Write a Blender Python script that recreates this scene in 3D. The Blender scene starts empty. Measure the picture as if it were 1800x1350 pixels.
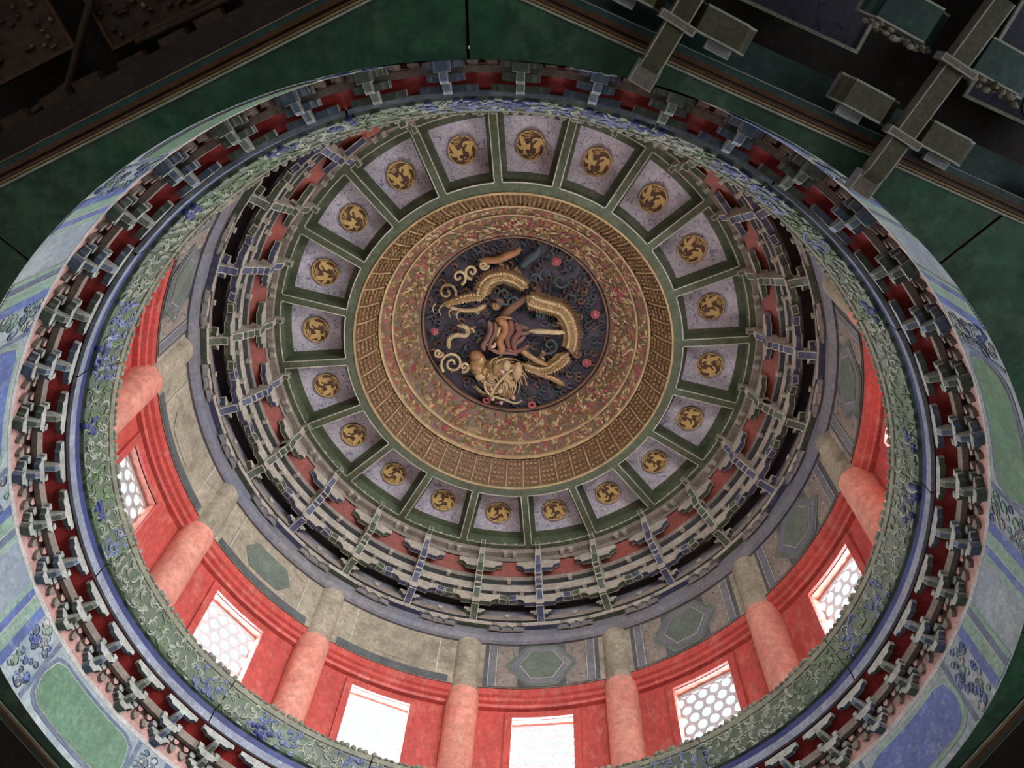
import bpy, math, random
from mathutils import Matrix, Vector
random.seed(7)
SC = bpy.context.scene
COL = SC.collection
S = 2.0            # metres per layout unit
ZC = 1.6           # eye height of the camera
PI = math.pi
def rad(a): return a * PI / 180
def P(r, az, z):   # layout cylinder coordinates (units, degrees) -> world metres; az 90 = bottom of the photo
    return Vector((S * r * math.cos(rad(az)), S * r * math.sin(rad(az)), ZC + S * z))

# ------------------------------------------------------------------ camera
cam_d = bpy.data.cameras.new('camera'); cam = bpy.data.objects.new('camera', cam_d); COL.objects.link(cam)
cam_d.sensor_width = 36.0; cam_d.lens = 1459.4 / 1800 * 36
a = 0.438214; c = 0.096516      # tilt from the zenith, roll
Ra = Matrix(((1, 0, 0), (0, math.cos(a), -math.sin(a)), (0, math.sin(a), math.cos(a))))
Rc = Matrix(((math.cos(c), -math.sin(c), 0), (math.sin(c), math.cos(c), 0), (0, 0, 1)))
Rm = Rc @ Ra
right, down, fwd = Rm[0], Rm[1], Rm[2]
M3 = Matrix((right, -down, -fwd)).transposed()
cam.matrix_world = Matrix.Translation(Vector((S * 0.0131, S * -1.6181, ZC))) @ M3.to_4x4()
# (roll and azimuth come straight from the perspective solution of the concentric rings)
cam_d.clip_start = 0.05; cam_d.clip_end = 200
SC.camera = cam
# ------------------------------------------------------------------ world, lights, exposure
SC.view_settings.view_transform = 'Standard'; SC.view_settings.look = 'None'
SC.view_settings.gamma = 1.0; SC.view_settings.use_curve_mapping = False
SC.view_settings.exposure = 0.7
w = bpy.data.worlds.new('world'); SC.world = w; w.use_nodes = True
bg = w.node_tree.nodes['Background']; bg.inputs[0].default_value = (0.86, 0.93, 1.0, 1); bg.inputs[1].default_value = 0.68
def area(name, loc, target, sx, sy, power, color):
    d = bpy.data.lights.new(name, 'AREA'); d.shape = 'RECTANGLE'; d.size = sx; d.size_y = sy; d.energy = power; d.color = color
    o = bpy.data.objects.new(name, d); COL.objects.link(o); o.location = loc
    o.rotation_euler = (Vector(target) - Vector(loc)).to_track_quat('-Z', 'Y').to_euler(); return o
WIN_Z = 2.72
for k in range(12):
    az = 18 + 30 * k
    d = (az + 50 + 180) % 360 - 180            # the brightest sky lies beyond the windows over the camera, at the photo's top right
    pw = 14 + 430 * max(0, math.cos(rad(d))) ** 1.5 + 250 * max(0, math.cos(rad(az - 100))) ** 3   # plus power added behind the far-side windows to blow them out white
    area('window_daylight', P(1.78, az, 2.74), P(0.6, az, 2.95), 0.9, 1.1, pw, (0.93, 0.95, 1.0))
area('door_daylight_east', (7.0, -2.6, 2.0), (0, 0.6, 4.6), 3.6, 3.0, 90, (0.86, 0.93, 1.0))
area('door_daylight_north', (-1.6, -7.0, 2.0), (0, 1.5, 5.0), 2.8, 2.8, 25, (0.95, 0.97, 1.0))
area('door_daylight_west', (-7.0, 1.5, 2.0), (0, 0, 5.0), 2.8, 2.8, 14, (1.0, 0.93, 0.86))
area('door_daylight_south', (1.5, 7.0, 2.0), (0, 0, 5.0), 2.8, 2.8, 14, (1.0, 0.95, 0.9))
SC.cycles.use_denoising = True
SC.cycles.max_bounces = 6; SC.cycles.diffuse_bounces = 4; SC.cycles.caustics_reflective = False; SC.cycles.caustics_refractive = False

# ------------------------------------------------------------------ materials
MATS = {}
def mat(name, col, rough=0.7, var=0.35, scale=6.0, bump=0.15, dirt=None, dirt_amt=0.35, chip=None, chip_amt=0.0, metal=0.0, bscale=None, stretch=(1, 1, 1), hue=None, grime=1.0):
    if name in MATS: return MATS[name]
    m = bpy.data.materials.new(name); m.use_nodes = True; nt = m.node_tree; N = nt.nodes; L = nt.links
    b = N['Principled BSDF']; b.inputs['Roughness'].default_value = rough; b.inputs['Metallic'].default_value = metal
    g = N.new('ShaderNodeNewGeometry'); mp = N.new('ShaderNodeMapping'); L.new(g.outputs['Position'], mp.inputs[0]); mp.inputs['Scale'].default_value = stretch
    n1 = N.new('ShaderNodeTexNoise'); n1.inputs['Scale'].default_value = scale; n1.inputs['Detail'].default_value = 6; n1.inputs['Roughness'].default_value = 0.65
    L.new(mp.outputs[0], n1.inputs['Vector'])
    mr = N.new('ShaderNodeMapRange'); mr.inputs[1].default_value = 0.3; mr.inputs[2].default_value = 0.7
    mr.inputs[3].default_value = 1 - var; mr.inputs[4].default_value = 1 + var; L.new(n1.outputs[0], mr.inputs[0])
    v = N.new('ShaderNodeVectorMath'); v.operation = 'SCALE'; v.inputs[0].default_value = col; L.new(mr.outputs[0], v.inputs['Scale'])
    cur = v.outputs[0]
    if dirt is None: dirt = tuple(x * 0.25 for x in col)
    def layer(cur, colr, scl, lo, hi, amt):
        n = N.new('ShaderNodeTexNoise'); n.inputs['Scale'].default_value = scl; n.inputs['Detail'].default_value = 8; n.inputs['Roughness'].default_value = 0.7
        L.new(mp.outputs[0], n.inputs['Vector'])
        r = N.new('ShaderNodeMapRange'); r.inputs[1].default_value = lo; r.inputs[2].default_value = hi; r.inputs[3].default_value = 0; r.inputs[4].default_value = amt; r.clamp = True
        L.new(n.outputs[0], r.inputs[0])
        x = N.new('ShaderNodeMix'); x.data_type = 'RGBA'; L.new(r.outputs[0], x.inputs[0]); L.new(cur, x.inputs[6]); x.inputs[7].default_value = (*colr, 1)
        return x.outputs[2]
    if dirt_amt > 0: cur = layer(cur, dirt, scale * 2.3, 0.5, 0.72, dirt_amt)
    if chip: cur = layer(cur, chip, scale * 3.1, 0.52, 0.6, chip_amt)
    if hue: cur = layer(cur, hue, scale * 0.35, 0.45, 0.62, 0.8)
    cur = layer(cur, tuple(x * 0.45 for x in col), scale * 9, 0.42, 0.62, 0.55 * grime)
    cur = layer(cur, tuple(min(1, x * 1.25 + 0.05) for x in col), scale * 5.3, 0.55, 0.7, 0.5 * grime)
    L.new(cur, b.inputs['Base Color'])
    if bump > 0:
        n2 = N.new('ShaderNodeTexNoise'); n2.inputs['Scale'].default_value = bscale or scale * 6; n2.inputs['Detail'].default_value = 5
        L.new(mp.outputs[0], n2.inputs['Vector'])
        bp = N.new('ShaderNodeBump'); bp.inputs['Strength'].default_value = bump; bp.inputs['Distance'].default_value = 0.02
        L.new(n2.outputs[0], bp.inputs['Height']); L.new(bp.outputs[0], b.inputs['Normal'])
    MATS[name] = m; return m
def print_mat(name, base, line, scale, lw=0.02, s2=1.0):
    # faded printed paper: thin meandering cloud lines on a pale ground
    m = mat(name, base, 0.8, 0.12, 5, 0.03, dirt_amt=0.12)
    nt = m.node_tree; N = nt.nodes; L = nt.links; b = N['Principled BSDF']
    src = b.inputs['Base Color'].links[0].from_socket
    g = N.new('ShaderNodeNewGeometry')
    n = N.new('ShaderNodeTexNoise'); n.inputs['Scale'].default_value = scale; n.inputs['Detail'].default_value = 1.5; n.inputs['Distortion'].default_value = 1.2; L.new(g.outputs['Position'], n.inputs['Vector'])
    mu = N.new('ShaderNodeMath'); mu.operation = 'MULTIPLY'; mu.inputs[1].default_value = 7; L.new(n.outputs[0], mu.inputs[0])
    fr = N.new('ShaderNodeMath'); fr.operation = 'FRACT'; L.new(mu.outputs[0], fr.inputs[0])
    sb = N.new('ShaderNodeMath'); sb.operation = 'SUBTRACT'; sb.inputs[1].default_value = 0.5; L.new(fr.outputs[0], sb.inputs[0])
    ab = N.new('ShaderNodeMath'); ab.operation = 'ABSOLUTE'; L.new(sb.outputs[0], ab.inputs[0])
    lt = N.new('ShaderNodeMath'); lt.operation = 'LESS_THAN'; lt.inputs[1].default_value = lw * 3; L.new(ab.outputs[0], lt.inputs[0])
    n3 = N.new('ShaderNodeTexNoise'); n3.inputs['Scale'].default_value = scale * 1.3; L.new(g.outputs['Position'], n3.inputs['Vector'])
    gt = N.new('ShaderNodeMath'); gt.operation = 'GREATER_THAN'; gt.inputs[1].default_value = 0.46; L.new(n3.outputs[0], gt.inputs[0])
    m2 = N.new('ShaderNodeMath'); m2.operation = 'MULTIPLY'; L.new(lt.outputs[0], m2.inputs[0]); L.new(gt.outputs[0], m2.inputs[1])
    m3 = N.new('ShaderNodeMath'); m3.operation = 'MULTIPLY'; L.new(m2.outputs[0], m3.inputs[0]); m3.inputs[1].default_value = 0.75
    x = N.new('ShaderNodeMix'); x.data_type = 'RGBA'; L.new(m3.outputs[0], x.inputs[0]); L.new(src, x.inputs[6]); x.inputs[7].default_value = (*line, 1)
    L.new(x.outputs[2], b.inputs['Base Color'])
    return m
GREENF = mat('faded_green_paint', (0.072, 0.092, 0.048), 0.55, 0.3, 3, 0.12, dirt=(0.05, 0.035, 0.02), dirt_amt=0.45, chip=(0.2, 0.2, 0.14), chip_amt=0.18)
SOFF = mat('bright_green_soffit_paint', (0.034, 0.078, 0.045), 0.42, 0.5, 1.3, 0.2, dirt=(0.07, 0.045, 0.03), dirt_amt=0.5, chip=(0.16, 0.24, 0.15), chip_amt=0.35, hue=(0.025, 0.17, 0.075))
BLUE = mat('blue_paint', (0.05, 0.055, 0.11), 0.55, 0.4, 5, 0.12, dirt=(0.05, 0.05, 0.06), dirt_amt=0.55, chip=(0.3, 0.32, 0.4), chip_amt=0.2)
GREEN = mat('green_paint', (0.055, 0.073, 0.045), 0.55, 0.35, 5, 0.12, dirt=(0.045, 0.035, 0.02), dirt_amt=0.5, chip=(0.25, 0.27, 0.2), chip_amt=0.2)
WHITE = mat('white_line_paint', (0.5, 0.5, 0.4), 0.6, 0.25, 12, 0.1, dirt_amt=0.45)
SIDE = mat('dusty_beige_wood', (0.38, 0.335, 0.27), 0.8, 0.25, 5, 0.12, dirt=(0.11, 0.09, 0.07), dirt_amt=0.5)
SIDEG = mat('dusty_grey_wood', (0.40, 0.41, 0.36), 0.8, 0.3, 7, 0.15, dirt=(0.07, 0.07, 0.06), dirt_amt=0.55)
TAUPE = mat('worn_taupe_beam', (0.25, 0.205, 0.165), 0.8, 0.25, 5, 0.12, dirt=(0.07, 0.055, 0.04), dirt_amt=0.5)
REDB = mat('dark_orange_red_board', (0.24, 0.05, 0.03), 0.65, 0.25, 4, 0.06, dirt=(0.1, 0.03, 0.02), dirt_amt=0.3)
REDV = mat('vivid_red_board', (0.5, 0.045, 0.04), 0.6, 0.25, 6, 0.06, dirt=(0.12, 0.02, 0.02), dirt_amt=0.3)
REDW = mat('vermilion_wall_paint', (0.50, 0.075, 0.06), 0.5, 0.18, 2.5, 0.12, dirt=(0.36, 0.03, 0.03), dirt_amt=0.5, chip=(0.72, 0.36, 0.26), chip_amt=0.22, stretch=(1, 1, 0.6))
REDF = mat('faded_salmon_column_paint', (0.62, 0.25, 0.18), 0.55, 0.18, 2.0, 0.14, dirt=(0.5, 0.04, 0.035), dirt_amt=0.5, chip=(0.75, 0.42, 0.32), chip_amt=0.3)
SALMON = mat('faded_salmon_wall', (0.55, 0.31, 0.27), 0.8, 0.25, 5, 0.15, dirt=(0.16, 0.08, 0.07), dirt_amt=0.55)
GOLD = mat('dull_gold', (0.32, 0.19, 0.075), 0.38, 0.35, 12, 0.25, dirt=(0.09, 0.05, 0.02), dirt_amt=0.5, metal=0.3)
GOLDB = mat('pale_gold_line', (0.42, 0.285, 0.135), 0.5, 0.3, 8, 0.15, dirt=(0.14, 0.08, 0.03), dirt_amt=0.5)
DGOLD = mat('dark_gold_brown', (0.16, 0.075, 0.035), 0.5, 0.4, 12, 0.25, dirt=(0.05, 0.025, 0.015), dirt_amt=0.5)
CREAM = mat('cream_gold_leaf', (0.45, 0.33, 0.17), 0.45, 0.3, 10, 0.1, dirt_amt=0.3)
DGOLD2 = mat('amber_brown_backing', (0.24, 0.12, 0.05), 0.5, 0.4, 12, 0.25, dirt=(0.07, 0.035, 0.02), dirt_amt=0.5)
ROSE = mat('dusty_rose_robe', (0.16, 0.08, 0.06), 0.6, 0.4, 14, 0.3)
RUST = mat('rust_red_robe', (0.15, 0.055, 0.038), 0.6, 0.4, 14, 0.3)
LEAFG = mat('olive_leaf', (0.15, 0.15, 0.055), 0.55, 0.3, 10, 0.1)
PINK = mat('dusty_pink_flower', (0.36, 0.075, 0.08), 0.6, 0.25, 20, 0.2, dirt_amt=0.3)
BACK = mat('dark_plum_ground', (0.05, 0.038, 0.05), 0.7, 0.4, 5, 0.2, dirt=(0.02, 0.02, 0.03), dirt_amt=0.5)
DCLOUD = mat('smoky_violet_cloud', (0.085, 0.065, 0.08), 0.6, 0.4, 8, 0.2)
DTEAL = mat('dark_teal_cloud', (0.035, 0.055, 0.06), 0.6, 0.4, 8, 0.2)
ORANGE = mat('orange_gold_robe', (0.30, 0.13, 0.05), 0.5, 0.35, 12, 0.3, dirt=(0.15, 0.03, 0.02), dirt_amt=0.4)
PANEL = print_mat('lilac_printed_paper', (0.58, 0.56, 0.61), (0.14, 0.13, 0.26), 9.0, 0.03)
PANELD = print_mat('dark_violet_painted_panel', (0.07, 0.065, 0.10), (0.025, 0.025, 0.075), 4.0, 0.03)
PBROWN = mat('roundel_brown', (0.10, 0.05, 0.03), 0.5, 0.2, 10, 0.03)
PGOLD = mat('roundel_gold', (0.60, 0.42, 0.15), 0.45, 0.15, 10, 0.06, dirt_amt=0.1)
STONE = mat('worn_painted_beam_buff', (0.33, 0.28, 0.2), 0.8, 0.35, 3.0, 0.2, dirt=(0.07, 0.06, 0.04), dirt_amt=0.75)
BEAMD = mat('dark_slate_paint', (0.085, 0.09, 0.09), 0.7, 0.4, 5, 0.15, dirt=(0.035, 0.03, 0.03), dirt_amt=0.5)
BEAMG = mat('grey_green_paint', (0.13, 0.155, 0.12), 0.7, 0.3, 5, 0.15, dirt_amt=0.45)
CORN = mat('slate_blue_cornice', (0.18, 0.17, 0.175), 0.6, 0.3, 3, 0.12, dirt=(0.075, 0.06, 0.055), dirt_amt=0.5, hue=(0.13, 0.14, 0.19))
PALE = mat('pale_blue_green_distemper', (0.37, 0.44, 0.45), 0.7, 0.3, 3.5, 0.25, dirt=(0.1, 0.1, 0.09), dirt_amt=0.5, chip=(0.5, 0.5, 0.46), chip_amt=0.5, hue=(0.2, 0.25, 0.33))
CHB = mat('bright_blue_cheek', (0.10, 0.155, 0.38), 0.55, 0.4, 4, 0.2, dirt=(0.08, 0.09, 0.13), dirt_amt=0.5, chip=(0.4, 0.45, 0.55), chip_amt=0.35)
CHG = mat('leaf_green_cheek', (0.12, 0.235, 0.14), 0.55, 0.3, 3, 0.2, dirt=(0.09, 0.12, 0.06), dirt_amt=0.4, chip=(0.3, 0.4, 0.3), chip_amt=0.3)
CHP = mat('pale_green_cheek', (0.24, 0.38, 0.29), 0.6, 0.25, 4, 0.2, dirt=(0.12, 0.14, 0.1), dirt_amt=0.4, chip=(0.5, 0.52, 0.42), chip_amt=0.3)
CHS = mat('smoky_blue_cheek', (0.12, 0.16, 0.23), 0.6, 0.3, 4, 0.2, dirt=(0.08, 0.08, 0.09), dirt_amt=0.5, chip=(0.4, 0.42, 0.42), chip_amt=0.3)
CHL = mat('whitewashed_edge', (0.52, 0.5, 0.46), 0.7, 0.25, 6, 0.3, dirt=(0.2, 0.2, 0.17), dirt_amt=0.5)
FASC = mat('periwinkle_fascia', (0.24, 0.265, 0.33), 0.55, 0.3, 4, 0.15, dirt=(0.13, 0.13, 0.15), dirt_amt=0.55, chip=(0.5, 0.52, 0.5), chip_amt=0.35)
TBLUE = mat('deep_blue_moulding', (0.03, 0.04, 0.15), 0.5, 0.45, 3, 0.2, dirt=(0.05, 0.06, 0.07), dirt_amt=0.5)
TGREEN = mat('green_cloud_moulding', (0.085, 0.125, 0.065), 0.5, 0.4, 3, 0.25, dirt=(0.07, 0.08, 0.09), dirt_amt=0.5, hue=(0.09, 0.10, 0.08))
TOLIVE = mat('grey_green_carved_flange', (0.21, 0.21, 0.145), 0.6, 0.35, 5, 0.3, dirt=(0.08, 0.08, 0.06), dirt_amt=0.6)
CURLW = mat('chalky_cloud_curl', (0.34, 0.36, 0.28), 0.5, 0.3, 6, 0.15, dirt_amt=0.4)
CURLG = mat('green_cloud_curl', (0.15, 0.22, 0.10), 0.5, 0.35, 6, 0.15, dirt_amt=0.4)
CURLB = mat('blue_cloud_curl', (0.16, 0.19, 0.36), 0.5, 0.35, 6, 0.15, dirt_amt=0.4)
DARKW = mat('very_dark_wood', (0.035, 0.022, 0.016), 0.7, 0.4, 5, 0.2)  # near-black brown base colour
DARKW2 = mat('dark_brown_wood', (0.09, 0.05, 0.03), 0.6, 0.5, 4, 0.2, chip=(0.2, 0.13, 0.07), chip_amt=0.2)  # dark brown base colour with lighter chips
OLIVE = mat('olive_bracket_paint', (0.10, 0.088, 0.045), 0.55, 0.35, 5, 0.15, dirt=(0.04, 0.035, 0.025), dirt_amt=0.5)
CHALK = mat('chalk_grey_arm_edge', (0.33, 0.32, 0.33), 0.6, 0.2, 6, 0.1)
TEALD = mat('dark_teal_beam_paint', (0.03, 0.075, 0.065), 0.5, 0.35, 4, 0.12, dirt_amt=0.4)
BRNB = mat('red_brown_beam_paint', (0.13, 0.055, 0.025), 0.5, 0.3, 4, 0.12, dirt_amt=0.4)
BLACK = mat('black_seam', (0.008, 0.006, 0.005), 0.9, 0.2, 5, 0)
LATT = mat('pale_wood_lattice', (0.3, 0.28, 0.26), 0.6, 0.2, 10, 0.05)
_nt = LATT.node_tree; _t = _nt.nodes.new('ShaderNodeBsdfTranslucent'); _t.inputs[0].default_value = (0.95, 0.93, 0.98, 1)   # translucency added so strong backlight whitens the lattice, imitating window bloom
_x = _nt.nodes.new('ShaderNodeMixShader'); _x.inputs[0].default_value = 0.013
_nt.links.new(_nt.nodes['Principled BSDF'].outputs[0], _x.inputs[1]); _nt.links.new(_t.outputs[0], _x.inputs[2]); _nt.links.new(_x.outputs[0], _nt.nodes['Material Output'].inputs[0])
PLASTER = mat('cream_plaster', (0.5, 0.46, 0.4), 0.85, 0.15, 1.5, 0.1)
PAVE = mat('grey_stone_paving', (0.16, 0.155, 0.145), 0.8, 0.2, 2, 0.1)
ROOFM = mat('grey_roof_board', (0.1, 0.08, 0.07), 0.8, 0.2, 2, 0.1)

# ------------------------------------------------------------------ mesh builder (layout units, scaled on output)
class MB:
    def __init__(s): s.v = []; s.f = []; s.m = []; s.mats = []; s.smooth = []
    def mi(s, m):
        if m not in s.mats: s.mats.append(m)
        return s.mats.index(m)
    def face(s, pts, m, sm=False):
        n = len(s.v); s.v.extend([tuple(p) for p in pts]); s.f.append(tuple(range(n, n + len(pts)))); s.m.append(s.mi(m)); s.smooth.append(sm)
    def grid(s, rows, m, closed_u=False, closed_v=False, sm=True):
        n = len(s.v); R = len(rows); Cn = len(rows[0])
        for r in rows: s.v.extend([tuple(p) for p in r])
        for i in range(R if closed_v else R - 1):
            for j in range(Cn if closed_u else Cn - 1):
                i2 = (i + 1) % R; j2 = (j + 1) % Cn
                s.f.append((n + i * Cn + j, n + i * Cn + j2, n + i2 * Cn + j2, n + i2 * Cn + j)); s.m.append(s.mi(m)); s.smooth.append(sm)
    def box(s, x0, x1, y0, y1, z0, z1, m, mb=None, lw=0, mw=None):
        mb = mb or m
        q = lambda x, y, z: (x, y, z)
        s.face([q(x0, y0, z1), q(x1, y0, z1), q(x1, y1, z1), q(x0, y1, z1)], m)
        s.face([q(x0, y0, z0), q(x0, y1, z0), q(x0, y1, z1), q(x0, y0, z1)], m) if not lw else s.inset([(x0, y0, z0), (x0, y1, z0), (x0, y1, z1), (x0, y0, z1)], mb, lw, mw)
        s.face([q(x1, y0, z0), q(x1, y0, z1), q(x1, y1, z1), q(x1, y1, z0)], m)
        s.face([q(x0, y0, z0), q(x0, y0, z1), q(x1, y0, z1), q(x1, y0, z0)], m)
        s.face([q(x0, y1, z0), q(x1, y1, z0), q(x1, y1, z1), q(x0, y1, z1)], m)
        B = [(x0, y0, z0), (x1, y0, z0), (x1, y1, z0), (x0, y1, z0)]
        if lw: s.inset(B, mb, lw, mw)
        else: s.face(B, mb)
    def inset(s, q, m, lw, mw):
        q = [Vector(p) for p in q]; e1 = (q[1] - q[0]).normalized() * lw; e2 = (q[3] - q[0]).normalized() * lw
        i = [q[0] + e1 + e2, q[1] - e1 + e2, q[2] - e1 - e2, q[3] + e1 - e2]
        s.face(i, m)
        for k in range(4): s.face([q[k], q[(k + 1) % 4], i[(k + 1) % 4], i[k]], mw)
    def prism(s, prof, axis, a0, a1, ms, mb, mw=None, lw=0.0, thr=-0.15):
        """profile of (u, z) points extruded along y (axis='y': u = x) or x (axis='x': u = y); under-faces get mb with mw edge lines"""
        def pt(u, z, t): return (u, t, z) if axis == 'y' else (t, u, z)
        n = len(prof); area2 = sum(prof[i][0] * prof[(i + 1) % n][1] - prof[(i + 1) % n][0] * prof[i][1] for i in range(n))
        if area2 < 0: prof = prof[::-1]
        s.face([pt(u, z, a0) for u, z in prof], ms); s.face([pt(u, z, a1) for u, z in prof[::-1]], ms)
        for i in range(n):
            (u0, z0), (u1, z1) = prof[i], prof[(i + 1) % n]
            L = math.hypot(u1 - u0, z1 - z0) or 1e-9
            nz = -(u1 - u0) / L            # outward normal z for ccw profile
            under = nz < thr
            if under and lw:
                for b0, b1, mm in ((a0, a0 + lw, mw), (a0 + lw, a1 - lw, mb), (a1 - lw, a1, mw)):
                    s.face([pt(u0, z0, b0), pt(u1, z1, b0), pt(u1, z1, b1), pt(u0, z0, b1)], mm)
            else:
                s.face([pt(u0, z0, a0), pt(u1, z1, a0), pt(u1, z1, a1), pt(u0, z0, a1)], mb if under else ms)
    def lathe(s, prof, m, az0=0, az1=360, n=96, mlist=None, sm=False):
        """profile (r, z) swept about the axis, world metres"""
        for i in range(len(prof) - 1):
            mm = mlist[i] if mlist else m
            rows = [[P(prof[i][0], az0 + (az1 - az0) * j / n, prof[i][1]) for j in range(n + 1)],
                    [P(prof[i + 1][0], az0 + (az1 - az0) * j / n, prof[i + 1][1]) for j in range(n + 1)]]
            s.grid(rows, mm, sm=sm)
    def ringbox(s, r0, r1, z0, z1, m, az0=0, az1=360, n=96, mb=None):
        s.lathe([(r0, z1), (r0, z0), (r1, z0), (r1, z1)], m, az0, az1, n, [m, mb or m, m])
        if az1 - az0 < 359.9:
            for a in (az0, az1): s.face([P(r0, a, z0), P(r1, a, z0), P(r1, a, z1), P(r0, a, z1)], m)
    def tube(s, pts, rads, m, seg=8, cap=True):
        pts = [Vector(p) for p in pts]; rows = []
        if not hasattr(rads, '__len__'): rads = [rads] * len(pts)
        up = Vector((0, 0, 1))
        for i, p in enumerate(pts):
            d = (pts[min(i + 1, len(pts) - 1)] - pts[max(i - 1, 0)]).normalized()
            x = d.cross(up)
            if x.length < 1e-4: x = Vector((1, 0, 0))
            x.normalize(); y = x.cross(d)
            rows.append([p + (x * math.cos(2 * PI * k / seg) + y * math.sin(2 * PI * k / seg)) * rads[i] for k in range(seg)])
        s.grid(rows, m, closed_u=True)
        if cap: s.face(rows[0], m); s.face(rows[-1][::-1], m)
    def ball(s, c, rx, ry, rz, m, nu=10, nv=6):
        c = Vector(c); rows = []
        for i in range(nv + 1):
            t = PI * i / nv
            rows.append([c + Vector((rx * math.sin(t) * math.cos(2 * PI * k / nu), ry * math.sin(t) * math.sin(2 * PI * k / nu), rz * math.cos(t))) for k in range(nu)])
        s.grid(rows, m, closed_u=True)
    def mesh(s, name, scale=1.0):
        me = bpy.data.meshes.new(name)
        me.from_pydata([(x * scale, y * scale, z * scale) for x, y, z in s.v], [], s.f)
        for m in s.mats: me.materials.append(m)
        me.polygons.foreach_set('material_index', s.m); me.polygons.foreach_set('use_smooth', s.smooth)
        me.validate(); me.update()
        return me
def link(name, me, parent=None, loc=(0, 0, 0), rz=0.0):
    o = bpy.data.objects.new(name, me); COL.objects.link(o); o.location = loc; o.rotation_euler = (0, 0, rz)
    if parent: o.parent = parent
    return o
def thing(name, label, cat, loc=(0, 0, 0), rz=0.0, group=None):
    o = bpy.data.objects.new(name, None); COL.objects.link(o); o.location = loc; o.rotation_euler = (0, 0, rz); o.empty_display_size = 0.1
    o['label'] = label; o['category'] = cat
    if group: o['group'] = group
    return o
def setp(o, label=None, cat=None, group=None, kind=None):
    if label: o['label'] = label
    if cat: o['category'] = cat
    if group: o['group'] = group
    if kind: o['kind'] = kind
    return o
def struct(name, mb, parent=None):
    o = link(name, mb.mesh(name), parent)
    if not parent: o['kind'] = 'structure'
    return o
NUMW = ['twelve', 'one', 'two', 'three', 'four', 'five', 'six', 'seven', 'eight', 'nine', 'ten', 'eleven']
def clock(az):
    h = ((az + 90) / 30) % 12; k = int(round(h * 2)) % 24
    return ("half past %s" % NUMW[k // 2]) if k % 2 else ("%s o'clock" % NUMW[k // 2])

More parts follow.
